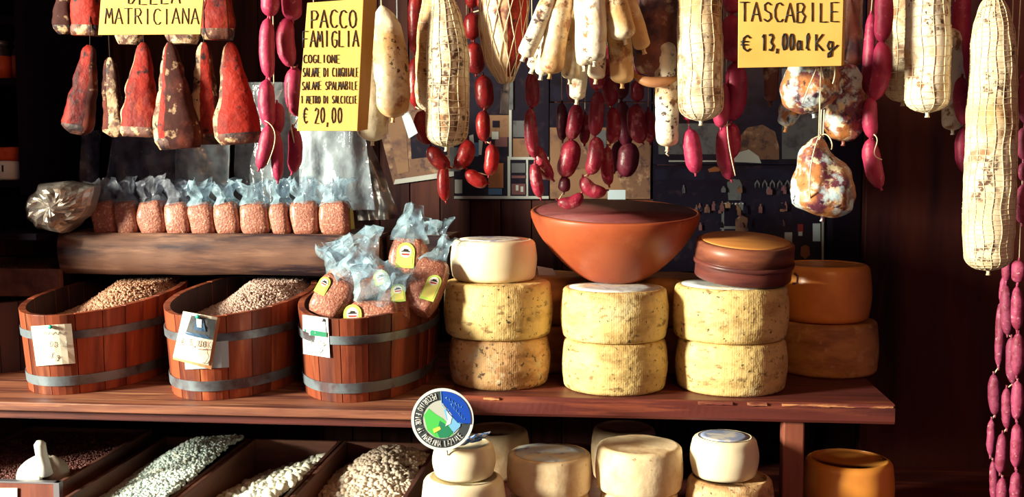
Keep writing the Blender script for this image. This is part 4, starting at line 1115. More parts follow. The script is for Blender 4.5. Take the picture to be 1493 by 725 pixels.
heap('chickpeas', 'dried chickpeas heaped in the bin beside the cheeses', 'chickpeas', m_chick, inbox(D[1], D[2]), (D[1], D[2], YF_, YB_),
     mk(D[1], D[2], lambda u, v: ZT - .062 + .045 * min(1, u * 1.3) + .045 * math.exp(-((u - .5) ** 2 / .14 + (v - .7) ** 2 / .14)) - .03 * max(0, v - .8) / .2), 1700, (.0064, .0059, .0056), 2, 13)
heap('dark_lentils', 'dark lentils lying around the white scoop', 'lentils', m_grain3, lambda x, y: xs - .285 < x < xs - .013 and 1.985 < y < YB_ - .013, (xs - .29, xs, 1.98, YB_), lambda x, y: ZT1 - .016 + .03 * (y - 1.98) * (1 if y < 2.3 else .5), 5000, (.003, .003, .0016), 1, 14)

# scoop
sp_ = at(62, 700, 2.03); sp_[2] = ZT1 - .012
sct = thing('scoop', 'white plastic scoop standing upright in the corner bin', 'scoop', sp_)
s_ = sc(62, 690, 2.03)
G = []
for i in range(13):
    t = i / 12
    rr = 36 * s_ * math.sin(math.pi / 2 * min(1, .04 + t * 1.05)) ** .8
    row_ = []
    for j in range(25):
        a = math.pi * (.08 + 1.45 * j / 24) + .35
        row_.append(sp_ + np.array([rr * .98 * math.cos(a), rr * .85 * math.sin(a), (37 * s_) * (1 - t) ** .75]))
    G.append(row_)
MB().grid(G, closed=False, poles=False).build('bowl', m_plastic, sct, solid=.002)
Gi = [[sp_ + (np.array(p) - sp_) * [.92, .92, .96] for p in r_] for r_ in G]
pq = [at(68, 692, 2.0), at(64, 676, 1.995), at(60, 660, 1.985), at(58, 648, 1.98), at(58, 643, 1.98)]
MB().tube(pq, [9 * s_, 8.5 * s_, 8 * s_, 8 * s_, 4.5 * s_], 14).build('handle', m_plastic, sct)
G = []
for i in range(9):
    t = i / 8; rr = 28 * s_ * math.sin(math.pi / 2 * min(1, .05 + t))
    G.append([sp_ + np.array([.016 + rr * .85 * math.cos(2 * math.pi * j / 20), .012 + rr * .7 * math.sin(2 * math.pi * j / 20), 34 * s_ * (1 - t) ** .6]) for j in range(20)])
MB().grid(G).build('inner_liner', m_scoopin, sct)

# ------------------------------------------------------------------ round badge on the small cheese
YG = 1.83
bc = at(645, 612, YG)
bg = thing('round_badge', 'round blue and green badge lettered around its dark ring', 'badge', bc)
RG = 45.5
def BP(r, a, o=0.0):
    return at(645 + r * math.cos(a), 612 - r * math.sin(a), YG - o)
def sector(r0, r1, a0, a1, o, mat, name, n_=40, th=.0003):
    A = np.linspace(a0, a1, n_)
    V = [BP(r1, a, o) for a in A] + [BP(r0, a, o) for a in A]
    V2 = [p + np.array([0, th, 0]) for p in V]
    N_ = n_
    F = [(i, i + 1, N_ + i + 1, N_ + i) for i in range(N_ - 1)] + [(2 * N_ + N_ + i, 2 * N_ + N_ + i + 1, 2 * N_ + i + 1, 2 * N_ + i) for i in range(N_ - 1)] + [(i + 1, i, 2 * N_ + i, 2 * N_ + i + 1) for i in range(N_ - 1)]
    mb = MB(); mb.add(V + V2, F); return mb.build(name, mat, bg, smooth=False)
TAU = 2 * math.pi
MB().prism([BP(RG - 1.5, TAU * k / 64) for k in range(64)], (0, .003, 0)).build('disc', m_dring, bg, smooth=False)
sector(RG - 4, RG, 0, TAU, .0012, m_dring, 'rim', 64, .003)
sector(0.1, RG - 4, 0, TAU, .0006, m_dgrey, 'ring_print', 64)
sector(0.1, 28, 0, TAU, .0010, m_dsky, 'picture_print', 48)
def poly(pts, o, mat, name): return MB().prism([at(645 + u, 612 - v, YG - o) for u, v in pts], (0, .0003, 0)).build(name, mat, bg, smooth=False)
poly([(-27, 6), (-20, 16), (-10, 8), (0, 2), (12, -10), (16, -22), (4, -27), (-10, -26), (-22, -16)], .0014, m_dgreen, 'picture_print')
poly([(-4, -2), (6, -8), (16, -18), (8, -26), (-4, -27), (-8, -18)], .0018, m_dgreen2, 'picture_print')
poly([(-14, -14), (-4, -10), (-2, -14), (-12, -20)], .0022, m_dyel, 'picture_print')
poly([(2, 14), (14, 18), (27, 4), (26, -10), (16, -20), (8, -6)], .0018, m_dlb, 'picture_print')
poly([(6, 12), (12, 14), (14, 4), (12, -6), (4, -10), (8, 0)], .0024, m_dring, 'picture_print')
poly([(8, 18), (14, 18), (15, 12), (9, 11)], .0024, m_paperw, 'picture_print')
sector(24, RG - 4, R_(-10), R_(93), .0026, m_dblue, 'blue_panel')
sector(RG - 41, 24, R_(10), R_(75), .00265, m_dblue, 'blue_panel') if False else None
poly([(-1, 40), (0, 24), (6, 18), (14, 6), (22, -4), (40, -7), (34, 22), (18, 36)], .0025, m_dblue, 'blue_panel')
mb = MB()
mb.tube([BP(41, R_(93), .003), at(645 - 1, 612 - 22, YG - .003), at(645 + 10, 612 - 8, YG - .003), at(645 + 22, 612 + 5, YG - .003), BP(41, R_(-9), .003)], .0006, 5)
for (u0, v0, u1, v1) in ((4, 33, 28, 18), (12, 24, 32, 0)):
    L_ = []
    for k in range(19):
        t = k / 18; L_.append(at(645 + u0 + (u1 - u0) * t + 2.0 * math.sin(k * 1.9), 612 - (v0 + (v1 - v0) * t) + 2.2 * math.cos(k * 1.9), YG - .0032))
    mb.tube(L_, .0003, 4)
mb.build('script_print', m_dlb, bg)
txt = 'PECORINO FIOR di MAREMMA LAZIALE'
mb = MB()
a0, a1 = R_(104), R_(322)
for i, ch in enumerate(txt):
    a = a0 + (a1 - a0) * (i + .5) / len(txt)
    rb_ = 39.5; hgt_ = 8.6; cw = (a1 - a0) / len(txt) * 34 * .80
    for stv in GL.get(ch, []):
        pts = []
        for (u, v) in stv:
            du = (u / 4 - .5) * cw; rr = rb_ - hgt_ * v / 6
            # reading direction runs with growing angle, letter tops towards the centre
            pts.append(at(645 + rr * math.cos(a) - du * math.sin(a), 612 - (rr * math.sin(a) + du * math.cos(a)), YG - .0022))
        mb.tube(pts, .0005, 5)
mb.build('lettering', m_paperw, bg)
# its stem down into the cheese and the blue printed wrapper on the cheese top
MB().tube([at(650, 640, YG + .004), (at(650, 655, YG)[0], YG + .02, ZAT - .01)], .0015, 6).build('pin', m_metal, bg)
V = []; n_ = 9
wc = at(690, 646, 1.88); 
for i in range(n_):
    for j in range(n_):
        u = i / (n_ - 1) - .5; v = j / (n_ - 1) - .5
        V.append((wc[0] + u * .048 + v * .01, wc[1] + v * .06, ZAT + .004 + .012 * abs(nz((u, v, 0), 5, 3)) + .012 * (u + .5)))
mb = MB(); mb.add(V, [(i * n_ + j, (i + 1) * n_ + j, (i + 1) * n_ + j + 1, i * n_ + j + 1) for i in range(n_ - 1) for j in range(n_ - 1)])
m_bw = M('blue_white_wrapper', (.02, .16, .55), [((.75, .82, .88), 60, .5, .55)], .3, cs=(1, 1, 1))
tag(mb.build('wrapper', m_bw, smooth=False, solid=.0008), 'crinkled blue and white wrapper beside the badge on the small wheel', 'wrapper')

# ------------------------------------------------------------------ hanging rails above the frame
RAILZ = 1.93
for k, Yr in enumerate((1.78, 1.86, 1.94, 2.04, 2.14)):
    zr = RAILZ + .03 * k
    rl = thing('hanging_rail', 'iron hanging rail above the meats, number of rows in from the counter: ' + ['first', 'second', 'third', 'fourth', 'fifth'][k], 'rail', (0, Yr, zr), 'iron rails above the meats')
    MB().tube([(-1.3, Yr, zr), (1.3, Yr, zr)], .006, 8).build('bar', m_iron, rl)
    for xx in (-1.25, 1.25):
        MB().tube([(xx, Yr, zr), (xx, Yr, 3.1)], .005, 6).build('drop_rod', m_iron, rl)

# ------------------------------------------------------------------ bodies for meats
def frame_axes(t):
    t = t / (np.linalg.norm(t) + 1e-9)
    a = np.cross(t, np.array([0, 1.0, 0])); a /= np.linalg.norm(a) + 1e-9      # roughly sideways
    b = np.cross(a, t)                                                           # roughly in depth
    return t, a, b
def body(path, radii, seg=22, amp=0, fr=30, seed=0, flat=1.0, groove=None):
    P = [np.array(p, float) for p in path]; n = len(P); G = []
    for i in range(n):
        t, a, b = frame_axes(P[min(i + 1, n - 1)] - P[max(i - 1, 0)])
        row = []
        for j in range(seg):
            th = 2 * math.pi * j / seg
            d = a * math.cos(th) + b * math.sin(th) * flat
            q = P[i] + d * radii[i]
            if amp:
                q = q + d * (amp * (nz(q, fr, seed) + .5 * nz(q, fr * 2.4, seed + 1)))
            if groove:
                gi, gj, ga = groove
                k = (1 if (i % gi == 0) else 0) + (1 if (j % gj == 0) else 0)
                q = q - d * ga * min(1, k)
            row.append(q)
        G.append(row)
    return np.array(G)
def resample(pts, n):
    pts = np.array(pts, float)
    if len(pts) == 2: T = np.linspace(0, 1, n); return [pts[0] * (1 - t) + pts[1] * t for t in T]
    # smooth (catmull-like) via quadratic/cubic fit on the chord parameter
    d = np.concatenate([[0], np.cumsum(np.linalg.norm(np.diff(pts, axis=0), axis=1))]); d /= d[-1]
    k = min(len(pts) - 1, 3)
    C_ = [np.polyfit(d, pts[:, c_], k) for c_ in range(pts.shape[1])]
    return [np.array([np.polyval(C_[c_], t) for c_ in range(pts.shape[1])]) for t in np.linspace(0, 1, n)]
def capsule_t(n, e=.10):
    """parameters crowded near the ends"""
    return [.5 - .5 * math.cos(math.pi * i / (n - 1)) for i in range(n)]

def link_mb(pxs, r_px, Y, n=14, seg=14, amp=.0012, seed=0, y1=None, pw_=3.2):
    """one sausage link along pixel points"""
    ts = capsule_t(n)
    base = resample([at(a, b, Y if y1 is None else Y + (y1 - Y) * k / (len(pxs) - 1)) for k, (a, b) in enumerate(pxs)], 41)
    base = np.array(base)
    path = [base[int(round(t * 40))] if t in (0, 1) else np.array([np.interp(t * 40, range(41), base[:, c_]) for c_ in range(3)]) for t in ts]
    R = r_px * sc(pxs[0][0], pxs[0][1], Y)
    rad = [max(.0012, R * (1 - abs(2 * t - 1) ** pw_) ** .5) for t in ts]
    return MB().grid(body(path, rad, seg, amp, 60, seed)), path, R

def twine_path(mb, a, b, Y, r=.0008):
    mb.tube([at(a[0], a[1], Y), at(b[0], b[1], Y)], r, 5)
def railz(Y):
    k = int(np.argmin([abs(Y - q) for q in (1.78, 1.86, 1.94, 2.04, 2.14)])); return RAILZ + .03 * k, (1.78, 1.86, 1.94, 2.04, 2.14)[k]

def chain(label, links, Y, mat, group, name='sausage_string', loops=(), r_scale=1, twine=True, mats=None):
    first = links[0][0][0]
    p = at(first[0], first[1], Y)
    lowest = min(at(q[0], q[1], Y)[2] for l in links for q in l[0])
    t = thing(name, label, 'sausages', (p[0], Y, lowest), group)
    tw = MB()
    for k, lk in enumerate(links):
        pts, r_ = lk[0], lk[1]; yy = Y + (lk[2] if len(lk) > 2 else 0)
        mb, path, R = link_mb(pts, r_ * r_scale, yy, seed=k * 1.3 + first[0])
        # twisted casing nubs at both ends
        for e, s1 in ((0, 1), (-1, -2)):
            d = path[e] - path[s1]; d = d / (np.linalg.norm(d) + 1e-9)
            mb.tube([path[e] - d * .002, path[e] + d * .003, path[e] + d * .005], [.0028, .0018, .0022], 7)
        mb.build('sausage_link', (mats[k] if mats else mat), t)
    if twine:
        zr, yr = railz(Y)
        tops = [links[0]] 
        for lk in tops:
            q = at(lk[0][0][0], lk[0][0][1], Y + (lk[2] if len(lk) > 2 else 0))
            tw.tube([q, (q[0], yr, max(zr, q[2] + .01))], .0009, 5)
        for k in range(1, len(links)):
            A = links[k - 1][0][-1]; B = links[k][0][0]
            ya = Y + (links[k - 1][2] if len(links[k - 1]) > 2 else 0); yb2 = Y + (links[k][2] if len(links[k]) > 2 else 0)
            if math.hypot(A[0] - B[0], A[1] - B[1]) < 40:
                tw.tube([at(A[0], A[1], ya), at(B[0], B[1], yb2)], .0013, 5)
            else:
                q = at(B[0], B[1], yb2); tw.tube([q, (q[0], yr, max(zr, q[2] + .01))], .0009, 5)
    for lp in loops:
        tw.tube(resample([at(a, b, Y - .022) for a, b in lp], 14), .0009, 5)
    if tw.v: tw.build('twine', m_twine, t)
    return t

gA = 'strings of plump crimson sausages'
chain('crimson sausage string ending in a pair tied with a cotton loop, beside the tall card', [([(393, -60), (394, -25)], 13), ([(394, -22), (394, 24)], 13.5), ([(391, 27), (389, 70), (393, 114)], 11.5), ([(389, 116), (390, 165), (393, 186)], 12.5),
      ([(404, 150), (404, 186), (402, 196)], 10, .018), ([(392, 182), (388, 212), (378, 246)], 11), ([(400, 186), (404, 225), (405, 264)], 9.5, .012)], 1.84, m_pink, gA,
      loops=[[(386, 176), (398, 186), (401, 205), (396, 224), (390, 240)]])
chain('crimson sausage string touching the edge of the tall yellow card', [([(424, -50), (422, -16)], 12.5), ([(424, -14), (427, 30)], 15), ([(420, 26), (416, 58), (425, 97)], 13.5), ([(432, 98), (428, 130), (436, 170)], 13.5, .01), ([(427, 186), (431, 215), (426, 252)], 10.5)],
      1.88, m_pink, gA, loops=[[(420, 120), (418, 165), (424, 186), (435, 200), (434, 210), (424, 212), (420, 200), (428, 186)]])
chain('single crimson sausage hanging just below the broad white salami', [([(1003, 160), (1003, 176)], 8), ([(1005, 188), (1010, 220), (1014, 253)], 13)], 1.9, m_pink, gA)
chain('crimson sausages hanging in the shade beside the TASCABILE card', [([(1070, -40), (1068, 20)], 16), ([(1066, 22), (1070, 90)], 17), ([(1072, 90), (1072, 140), (1066, 176)], 17), ([(1051, 120), (1051, 186)], 13, -.02), ([(1066, 180), (1068, 215), (1064, 232)], 11.5, .012), ([(1058, 184), (1056, 220), (1066, 262)], 12.5)],
      1.93, m_pink, gA, loops=[[(1063, 150), (1061, 190), (1064, 225), (1074, 252), (1070, 256)]])
chain('crimson sausage string hanging alone before the red brown panel', [([(1288, -60), (1287, -22)], 13), ([(1287, -20), (1289, 20), (1285, 62)], 13.5), ([(1284, 60), (1286, 100), (1272, 146)], 14), ([(1270, 142), (1268, 176), (1272, 202)], 11), ([(1269, 202), (1272, 238), (1284, 274)], 13), ([(1270, 20), (1268, 80), (1262, 150)], 10, .04)],
      1.88, m_pink, gA, loops=[[(1274, 196), (1279, 205), (1275, 220), (1286, 233)]])
chain('crimson sausages half hidden behind the long netted salami', [([(1408, -30), (1400, 60), (1406, 118)], 14, .02), ([(1403, 112), (1401, 150), (1408, 182)], 11), ([(1406, 186), (1402, 215), (1407, 252)], 9.5)], 1.96, m_pink, gA)
chain('crimson sausages at the outer edge of the picture', [([(1496, 100), (1495, 180)], 11), ([(1494, 186), (1492, 232)], 10), ([(1495, 236), (1493, 264)], 9), ([(1494, 268), (1490, 326)], 11)], 1.9, m_dusty, gA)

gB = 'strings of glossy red sausages'
chain('glossy red sausage loop hanging around the big netted salami', [([(607, -20), (606, 80)], 12, .05), ([(606, 84), (606, 156)], 12, .05), ([(617, 162), (616, 190), (626, 209)], 12.5), ([(628, 213), (638, 232), (655, 244)], 12), ([(680, 204), (678, 228), (661, 244)], 12.5, .02), ([(648, 240), (646, 262), (650, 293)], 9)],
      2.00, m_red, gB)
chain('glossy red sausages strung between netted salami and diamond netted meat', [([(688, -34), (688, 12)], 11), ([(704, -20), (704, 14)], 9, -.01), ([(689, 18), (688, 58)], 13), ([(691, 62), (694, 108)], 14), ([(704, 110), (708, 160)], 14, .02), ([(706, 161), (704, 184), (708, 206)], 10.5), ([(716, 210), (717, 234), (713, 256)], 10.5), ([(681, 248), (694, 262), (710, 267)], 10.5)],
      2.02, m_red, gB)
gC = 'strings of marbled sausages in the middle'
chain('marbled sausage string farthest from the round box, below the salami bunch', [([(776, 60), (775, 102)], 10), ([(776, 106), (776, 158)], 10.5), ([(773, 158), (774, 196), (780, 230)], 10), ([(783, 212), (792, 240), (806, 262)], 9.5, .02), ([(780, 238), (782, 262), (788, 288)], 9)], 1.98, m_marb, gC)
chain('dim purple sausage string behind the marbled ones, fattest links', [([(838, 100), (838, 150)], 12), ([(840, 152), (838, 180), (830, 203)], 11.5), ([(834, 204), (830, 232), (820, 258)], 15), ([(824, 258), (822, 280)], 9), ([(814, 292), (832, 296), (848, 282)], 9.5), ([(853, 166), (852, 210)], 8, .02), ([(819, 150), (820, 205)], 8.5, .03)], 2.10, m_purple, gC,
      mats=[m_purple, m_marb, m_marb, m_purple, m_marb, m_marb, m_purple])
chain('bright marbled sausage string ending in a curled link near the bowl', [([(870, 80), (870, 132)], 12), ([(872, 134), (870, 165), (867, 198)], 11.5), ([(868, 200), (868, 230), (858, 254)], 12), ([(850, 258), (860, 276), (884, 278)], 10.5)], 2.02, m_marb, gC)
chain('marbled sausage string directly beside the one with a curled end', [([(886, 70), (886, 112)], 11), ([(884, 115), (890, 135), (887, 154)], 12), ([(892, 157), (895, 184), (890, 209)], 11), ([(886, 214), (885, 240), (888, 270)], 9.5)], 2.05, m_marb, gC)
chain('dark purple sausages deepest in the shade near the tan photograph', [([(905, 90), (906, 145)], 12), ([(906, 148), (910, 182), (914, 214)], 12), ([(914, 208), (916, 232), (906, 256)], 16), ([(902, 206), (896, 250)], 9, .03)], 2.14, m_purple, gC)
chain('marbled sausage string hanging under the dark mouldy coppa', [([(930, 70), (929, 116)], 10), ([(929, 117), (929, 148)], 10.5), ([(929, 152), (928, 182), (937, 208)], 13.5), ([(945, 160), (948, 208)], 9, .03)], 2.05, m_marb, gC)
gD = 'dusty links in the corner'
cs_ = [(('outermost string of dusty sausages at the picture corner'), [([(1486, 380), (1484, 412)], 10), ([(1483, 418), (1483, 482)], 8.5), ([(1485, 486), (1482, 548)], 9), ([(1484, 556), (1482, 612)], 8.5), ([(1483, 618), (1481, 682)], 8.5), ([(1482, 688), (1480, 740)], 8.5)], 1.94),
       (('thick dusty sausage string second from the picture corner'), [([(1468, 372), (1467, 410)], 7), ([(1467, 416), (1469, 488)], 9), ([(1475, 492), (1477, 560)], 9), ([(1468, 566), (1468, 625)], 7.5), ([(1462, 632), (1458, 690)], 8), ([(1462, 697), (1460, 745)], 8)], 1.97),
       (('thin dusty sausage string nearest the dark panel'), [([(1466, 400), (1460, 440)], 5), ([(1460, 440), (1456, 536)], 6.5), ([(1449, 546), (1451, 605)], 9), ([(1446, 612), (1444, 665)], 6), ([(1448, 672), (1450, 735)], 6)], 2.02)]
for lab, lk, y_ in cs_:
    chain(lab, lk, y_, m_dusty, gD)

# ------------------------------------------------------------------ salami
def salami(label, pts, rads, Y, mat, net=None, seg=32, n=40, amp=.0022, seed=0, group=None, cat='salami', name='salami', flat=1.0, tail=0, round_top=True, twine=True, fr=30, netr=.0007, y1=None, endr=None, skin=None):
    """pts: pixel centre line, rads: pixel radii at equal steps along it"""
    W = [at(a, b, Y if y1 is None else Y + (y1 - Y) * k / (len(pts) - 1)) for k, (a, b) in enumerate(pts)]
    dense = np.array(resample(W, 60))
    ts = [.5 - .5 * math.cos(math.pi * i / (n - 1)) for i in range(n)]
    ts = [.5 * a + .5 * (i / (n - 1)) for i, a in enumerate(ts)]
    path = [np.array([np.interp(t * 59, range(60), dense[:, c_]) for c_ in range(3)]) for t in ts]
    s_ = sc(pts[0][0], pts[0][1], Y)
    kx_ = np.linspace(0, 1, len(rads)); L_ = np.linalg.norm(W[-1] - W[0])
    rad = []
    for t in ts:
        r0 = np.interp(t, kx_, rads) * s_
        e = (endr or rads[-1]) * s_ * .8
        db = (1 - t) * L_; dt = t * L_
        if db < e: r0 *= math.sqrt(max(0.02, 1 - (1 - db / e) ** 2))
        if round_top and dt < e: r0 *= math.sqrt(max(0.02, 1 - (1 - dt / e) ** 2))
        rad.append(max(r0, .0025))
    G = body(path, rad, seg, amp, fr, seed, flat)
    lo = path[-1]
    t_ = thing(name, label, cat, (path[0][0], Y, min(p[2] for p in path)), group)
    if skin:
        j0, j1 = int(skin[0] * seg), int(skin[1] * seg)
        MB().grid([[G[i][j % seg] + (G[i][j % seg] - path[i]) * (.014 if j0 < j < j1 else -.02) for j in range(j0, j1 + 1)] for i in range(n - 3)], closed=False, poles=False).build('red_meat', skin[2], t_)
    # gathered end nub
    mb = MB().grid(G)
    d = path[-1] - path[-3]; d = d / np.linalg.norm(d)
    nub = [path[-1] - d * .003, path[-1] + d * .004, path[-1] + d * .008]
    mb.tube(nub, [.004, .0028, .0042], 8)
    mb.build('casing', mat, t_)
    if net:
        nb = MB(); kind, na, nr_ = net
        off = .0006
        C0 = np.array(path)
        def S_(i, jf):
            j0 = int(math.floor(jf)) % seg; j1 = (j0 + 1) % seg; f = jf - math.floor(jf)
            i0 = int(math.floor(i)); i1 = min(i0 + 1, n - 1); g = i - i0
            p = (G[i0][j0] * (1 - f) + G[i0][j1] * f) * (1 - g) + (G[i1][j0] * (1 - f) + G[i1][j1] * f) * g
            c_ = C0[i0] * (1 - g) + C0[i1] * g
            dd = p - c_; dd = dd / (np.linalg.norm(dd) + 1e-9)
            return p + dd * (off + (.0007 if skin else 0))
        if kind == 'square':
            for a in range(na):
                nb.tube([S_(i, a * seg / na + .25 * math.sin(i * .5 + a)) for i in np.linspace(0, n - 1, n)], netr, 4, caps=False)
            for q in range(nr_):
                i = (n - 1) * (q + .5) / nr_
                nb.tube([S_(min(n - 1, max(0, i + .10 * math.sin(j * 1.3 + q))), j) for j in np.linspace(0, seg, seg + 1)], netr * .9, 4, caps=False)
        else:
            for a in range(na):
                for sgn in (1, -1):
                    nb.tube([S_(i, (a * seg / na + sgn * i / (n - 1) * seg * nr_ / na) % seg) for i in np.linspace(0, n - 1, n * 2)], netr, 4, caps=False)
        nb.build('netting', m_net, t_)
    if twine:
        zr, yr = railz(Y)
        top = path[0]
        tw = MB().tube([top - np.array([0, 0, .003]), (top[0], yr, max(zr, top[2] + .012))], .0012, 5)
        tw.build('twine', m_twine, t_)
    if tail:
        p = path[-1]
        tw = MB().tube([p, p + np.array([.002, -.001, -.006]), p + np.array([-.002, 0, -.012]), p + np.array([.003, 0, -.016])], .0012, 5)
        tw.build('string_end', m_twine, t_)
    return t_

gS = 'large hanging salami'
salami('smooth white and tan salami hanging right behind the tall yellow card', [(556, 8), (566, 60), (572, 120), (573, 172)], [9, 21, 24, 25, 25, 22], 1.86, m_salami_tan, group=gS, seed=1, endr=24, amp=.003)
salami('dim rounded salami low behind the tall yellow card', [(535, 60), (542, 140), (543, 206)], [20, 24, 24, 22], 1.95, m_salami, group=gS, seed=2, endr=22)
tagp = at(594, 168, 1.9)
tag(MB().prism([at(586, 170, 1.9), at(596, 162, 1.9), at(609, 194, 1.9), at(596, 202, 1.9)], (0, .003, 0)).tube([at(591, 166, 1.9), at(580, 120, 1.93), at(578, -50, 1.94)], .0008, 5).build('plastic_tag', m_paperb, smooth=False), 'pale blue plastic tag hanging under the smooth tan salami', 'tag')
salami('big white netted salami with dark mottling, loop of red sausages around its foot', [(640, -22), (650, 40), (653, 110), (651, 214)], [8, 24, 30, 31, 31, 30], 1.84, m_salami, net=('square', 14, 26), group=gS, seed=3, endr=26)
salami('dim tan salami hiding behind the big mottled netted one', [(638, -20), (630, 60), (627, 162)], [18, 22, 22, 20], 1.93, m_salami_tan, net=('square', 8, 16), group=gS, seed=4, endr=20)
salami('broad white mottled salami between the mouldy coppa and TASCABILE card', [(1019, -60), (1021, 60), (1022, 176)], [26, 31, 32, 32, 31], 1.84, m_salami, net=('square', 12, 22), group=gS, seed=5, endr=24)
salami('white netted salami with tan flank beside the crimson string on the panel', [(1352, -70), (1353, 50), (1352, 164)], [26, 31, 31.5, 31.5, 31], 1.84, m_salami_white, net=('square', 12, 20), group=gS, seed=6, endr=24)
salami('dim netted salami tucked behind the white one on the panel side', [(1318, -60), (1316, 50), (1316, 148)], [26, 27, 27, 24], 1.95, m_salami, net=('square', 12, 22), group=gS, seed=7, endr=20)
salami('small white salami end peeping between two big netted salami', [(1390, 40), (1390, 120), (1389, 190)], [14, 17, 17, 15], 1.98, m_salami_white, group=gS, seed=8, endr=14)
salami('very long netted salami reaching down beside the dusty sausages', [(1447, -8), (1448, 90), (1444, 240), (1441, 394)], [15, 30, 33, 35, 36, 35, 33], 1.82, m_salami, net=('square', 18, 56), group=gS, seed=9, n=80, seg=36, endr=26)
salami('slim mouldy salami with string end hanging below the dark coppa', [(970, 60), (972, 130), (973, 214)], [14, 17, 17, 16], 1.90, m_salami_white, group=gS, seed=10, endr=12, tail=1)
salami('diamond netted pale and red meat pulled to a knot', [(740, -70), (735, 0), (733, 50), (735, 90), (738, 122)], [28, 36, 36, 35, 33, 25, 9], 1.88, m_netmeat, net=('diamond', 13, 3.2), name='netted_meat', cat='cured meat', skin=(.80, 1.12, m_jowl), seed=11, endr=5, netr=.0008)
nk = MB().tube([at(738, 118, 1.88), at(738, 130, 1.88), at(737, 133, 1.88)], [.005, .0062, .007], 10).tube([at(737, 130, 1.885), at(735, 166, 1.89)], .0075, 8)
tag(nk.build('bag_neck', m_bagm), 'clear plastic tail hanging from the diamond netted meat', 'plastic tail')
gT = 'bunch of slim white salami'
T = [('slim white salami slanting outermost toward the diamond netted meat', [(812, -30), (790, 24), (764, 83)], 12.5, 1.80, m_salami_white),
     ('small white salami tip showing between the slanting one and its neighbour', [(806, 10), (790, 60), (776, 101)], 10, 1.86, m_salami_white),
     ('white salami tip beside the widest slim salami, partly covered', [(806, 20), (796, 70), (789, 110)], 10, 1.85, m_salami_white),
     ('widest slim salami with tan dotted skin', [(826, -30), (812, 40), (802, 108)], 18, 1.81, m_salami_tan),
     ('brown shaded slim salami right behind the widest one', [(836, -10), (833, 60), (831, 116)], 14, 1.88, m_salami_tan),
     ('chalky white salami tip hanging lowest in the bunch', [(850, 40), (845, 100), (841, 146)], 12.5, 1.91, m_salami_white),
     ('narrow white salami hanging upright in the middle', [(845, -40), (849, 30), (852, 97)], 11.5, 1.80, m_salami_white),
     ('upright slim salami, white one side and tan the other', [(866, -40), (867, 30), (867, 90)], 17, 1.79, m_salami_white),
     ('white salami tip low under the upright two toned one', [(872, 10), (872, 70), (869, 116)], 13, 1.87, m_salami_white),
     ('orange tan salami, fattest at the far side of the bunch', [(880, -50), (896, 0), (911, 58)], 18.5, 1.80, m_salami_tan),
     ('slim salami slanting outermost toward the dark coppa', [(905, -40), (922, 20), (938, 72)], 12.5, 1.83, m_salami_tan),
     ('stubby tan salami with white end above the marbled sausages', [(893, 0), (903, 60), (907, 122)], 17.5, 1.87, m_salami_tan)]
for k, (lab, pts, r_, Y_, mt) in enumerate(T):
    salami(lab, pts, [r_ * .8, r_, r_, r_ * .98], Y_, mt, group=gT, seed=20 + k, endr=r_ * .75, amp=.0016, n=28, seg=20, tail=0)

# ------------------------------------------------------------------ mouldy cured meats
gM = 'mould covered cured meats'
def lump(label, pts, rads, Y, mat, seed, endr=None, flat=.9, strings=(), tw=True, amp=.009, cat='cured meat', name='cured_meat', fr=24):
    t = salami(label, pts, rads, Y, mat, group=gM, seed=seed, endr=endr, amp=amp, n=36, seg=36, flat=flat, name=name, cat=cat, fr=fr, twine=tw)
    if strings:
        mb = MB()
        for s in strings: mb.tube(resample([at(a, b, Y - d) for a, b, d in s], 16), .0011, 5)
        mb.build('binding_string', m_twine, t)
    return t
lump('large dark purple coppa with a tan rind along its base', [(966, -50), (960, 30), (956, 112)], [24, 36, 38, 36, 30], 1.92, m_mould_dark, 1, endr=24)
pr_ = MB().tube(resample([at(924, 106, 1.885), at(940, 118, 1.87), at(958, 120, 1.868), at(988, 112, 1.885)], 14), [.003 + .006 * math.sin(math.pi * k / 13) for k in range(14)], 12)
tag(pr_.build('rind_strip', m_peel), 'tan rind strip along the base of the dark coppa', 'rind')
lump('mouldy knobbly meat bulging out below the TASCABILE card', [(1190, 70), (1182, 100), (1186, 165)], [28, 38, 41, 40, 30], 1.84, m_mould, 2, endr=26, strings=[[(1192, 96, .046), (1178, 130, .052), (1170, 150, .040)], [(1216, 92, .044), (1217, 110, .044), (1214, 122, .04)]])
lump('round mouldy meat with purple patches beside the red brown panel', [(1222, 90), (1230, 130), (1230, 206)], [14, 26, 31, 28, 20], 1.91, m_mould, 3, endr=20)
lump('small stubby mouldy meat peeping out to the side of the bulging one', [(1166, 130), (1154, 155), (1146, 186)], [14, 17, 17, 14], 1.9, m_mould, 4, endr=12)
lump('small dim mouldy meat hanging under the corner of the card', [(1124, 60), (1124, 100), (1123, 148)], [11, 12, 12, 11], 1.95, m_mould_dark, 5, endr=9, amp=.003)
lump('lowest mouldy meat, triangular and tied with a cotton loop', [(1194, 198), (1190, 225), (1196, 262), (1200, 316)], [10, 22, 36, 46, 47, 36], 1.80, m_mould, 6, endr=20, strings=[
    [(1196, 196, .012), (1188, 215, .03), (1182, 250, .048), (1180, 285, .045), (1184, 300, .03)], [(1194, 204, .012), (1204, 196, .012), (1212, 206, .014), (1212, 218, .016)],
    [(1197, 200, .012), (1197, 180, .01), (1198, 160, .01)], [(1200, 200, .011), (1201, 180, .01), (1202, 160, .01)]])
lump('dim mouldy meat right behind the edge of the TASCABILE card', [(1242, -40), (1242, 20), (1240, 98)], [15, 17, 17, 15], 1.95, m_mould_dark, 7, endr=12, amp=.004)

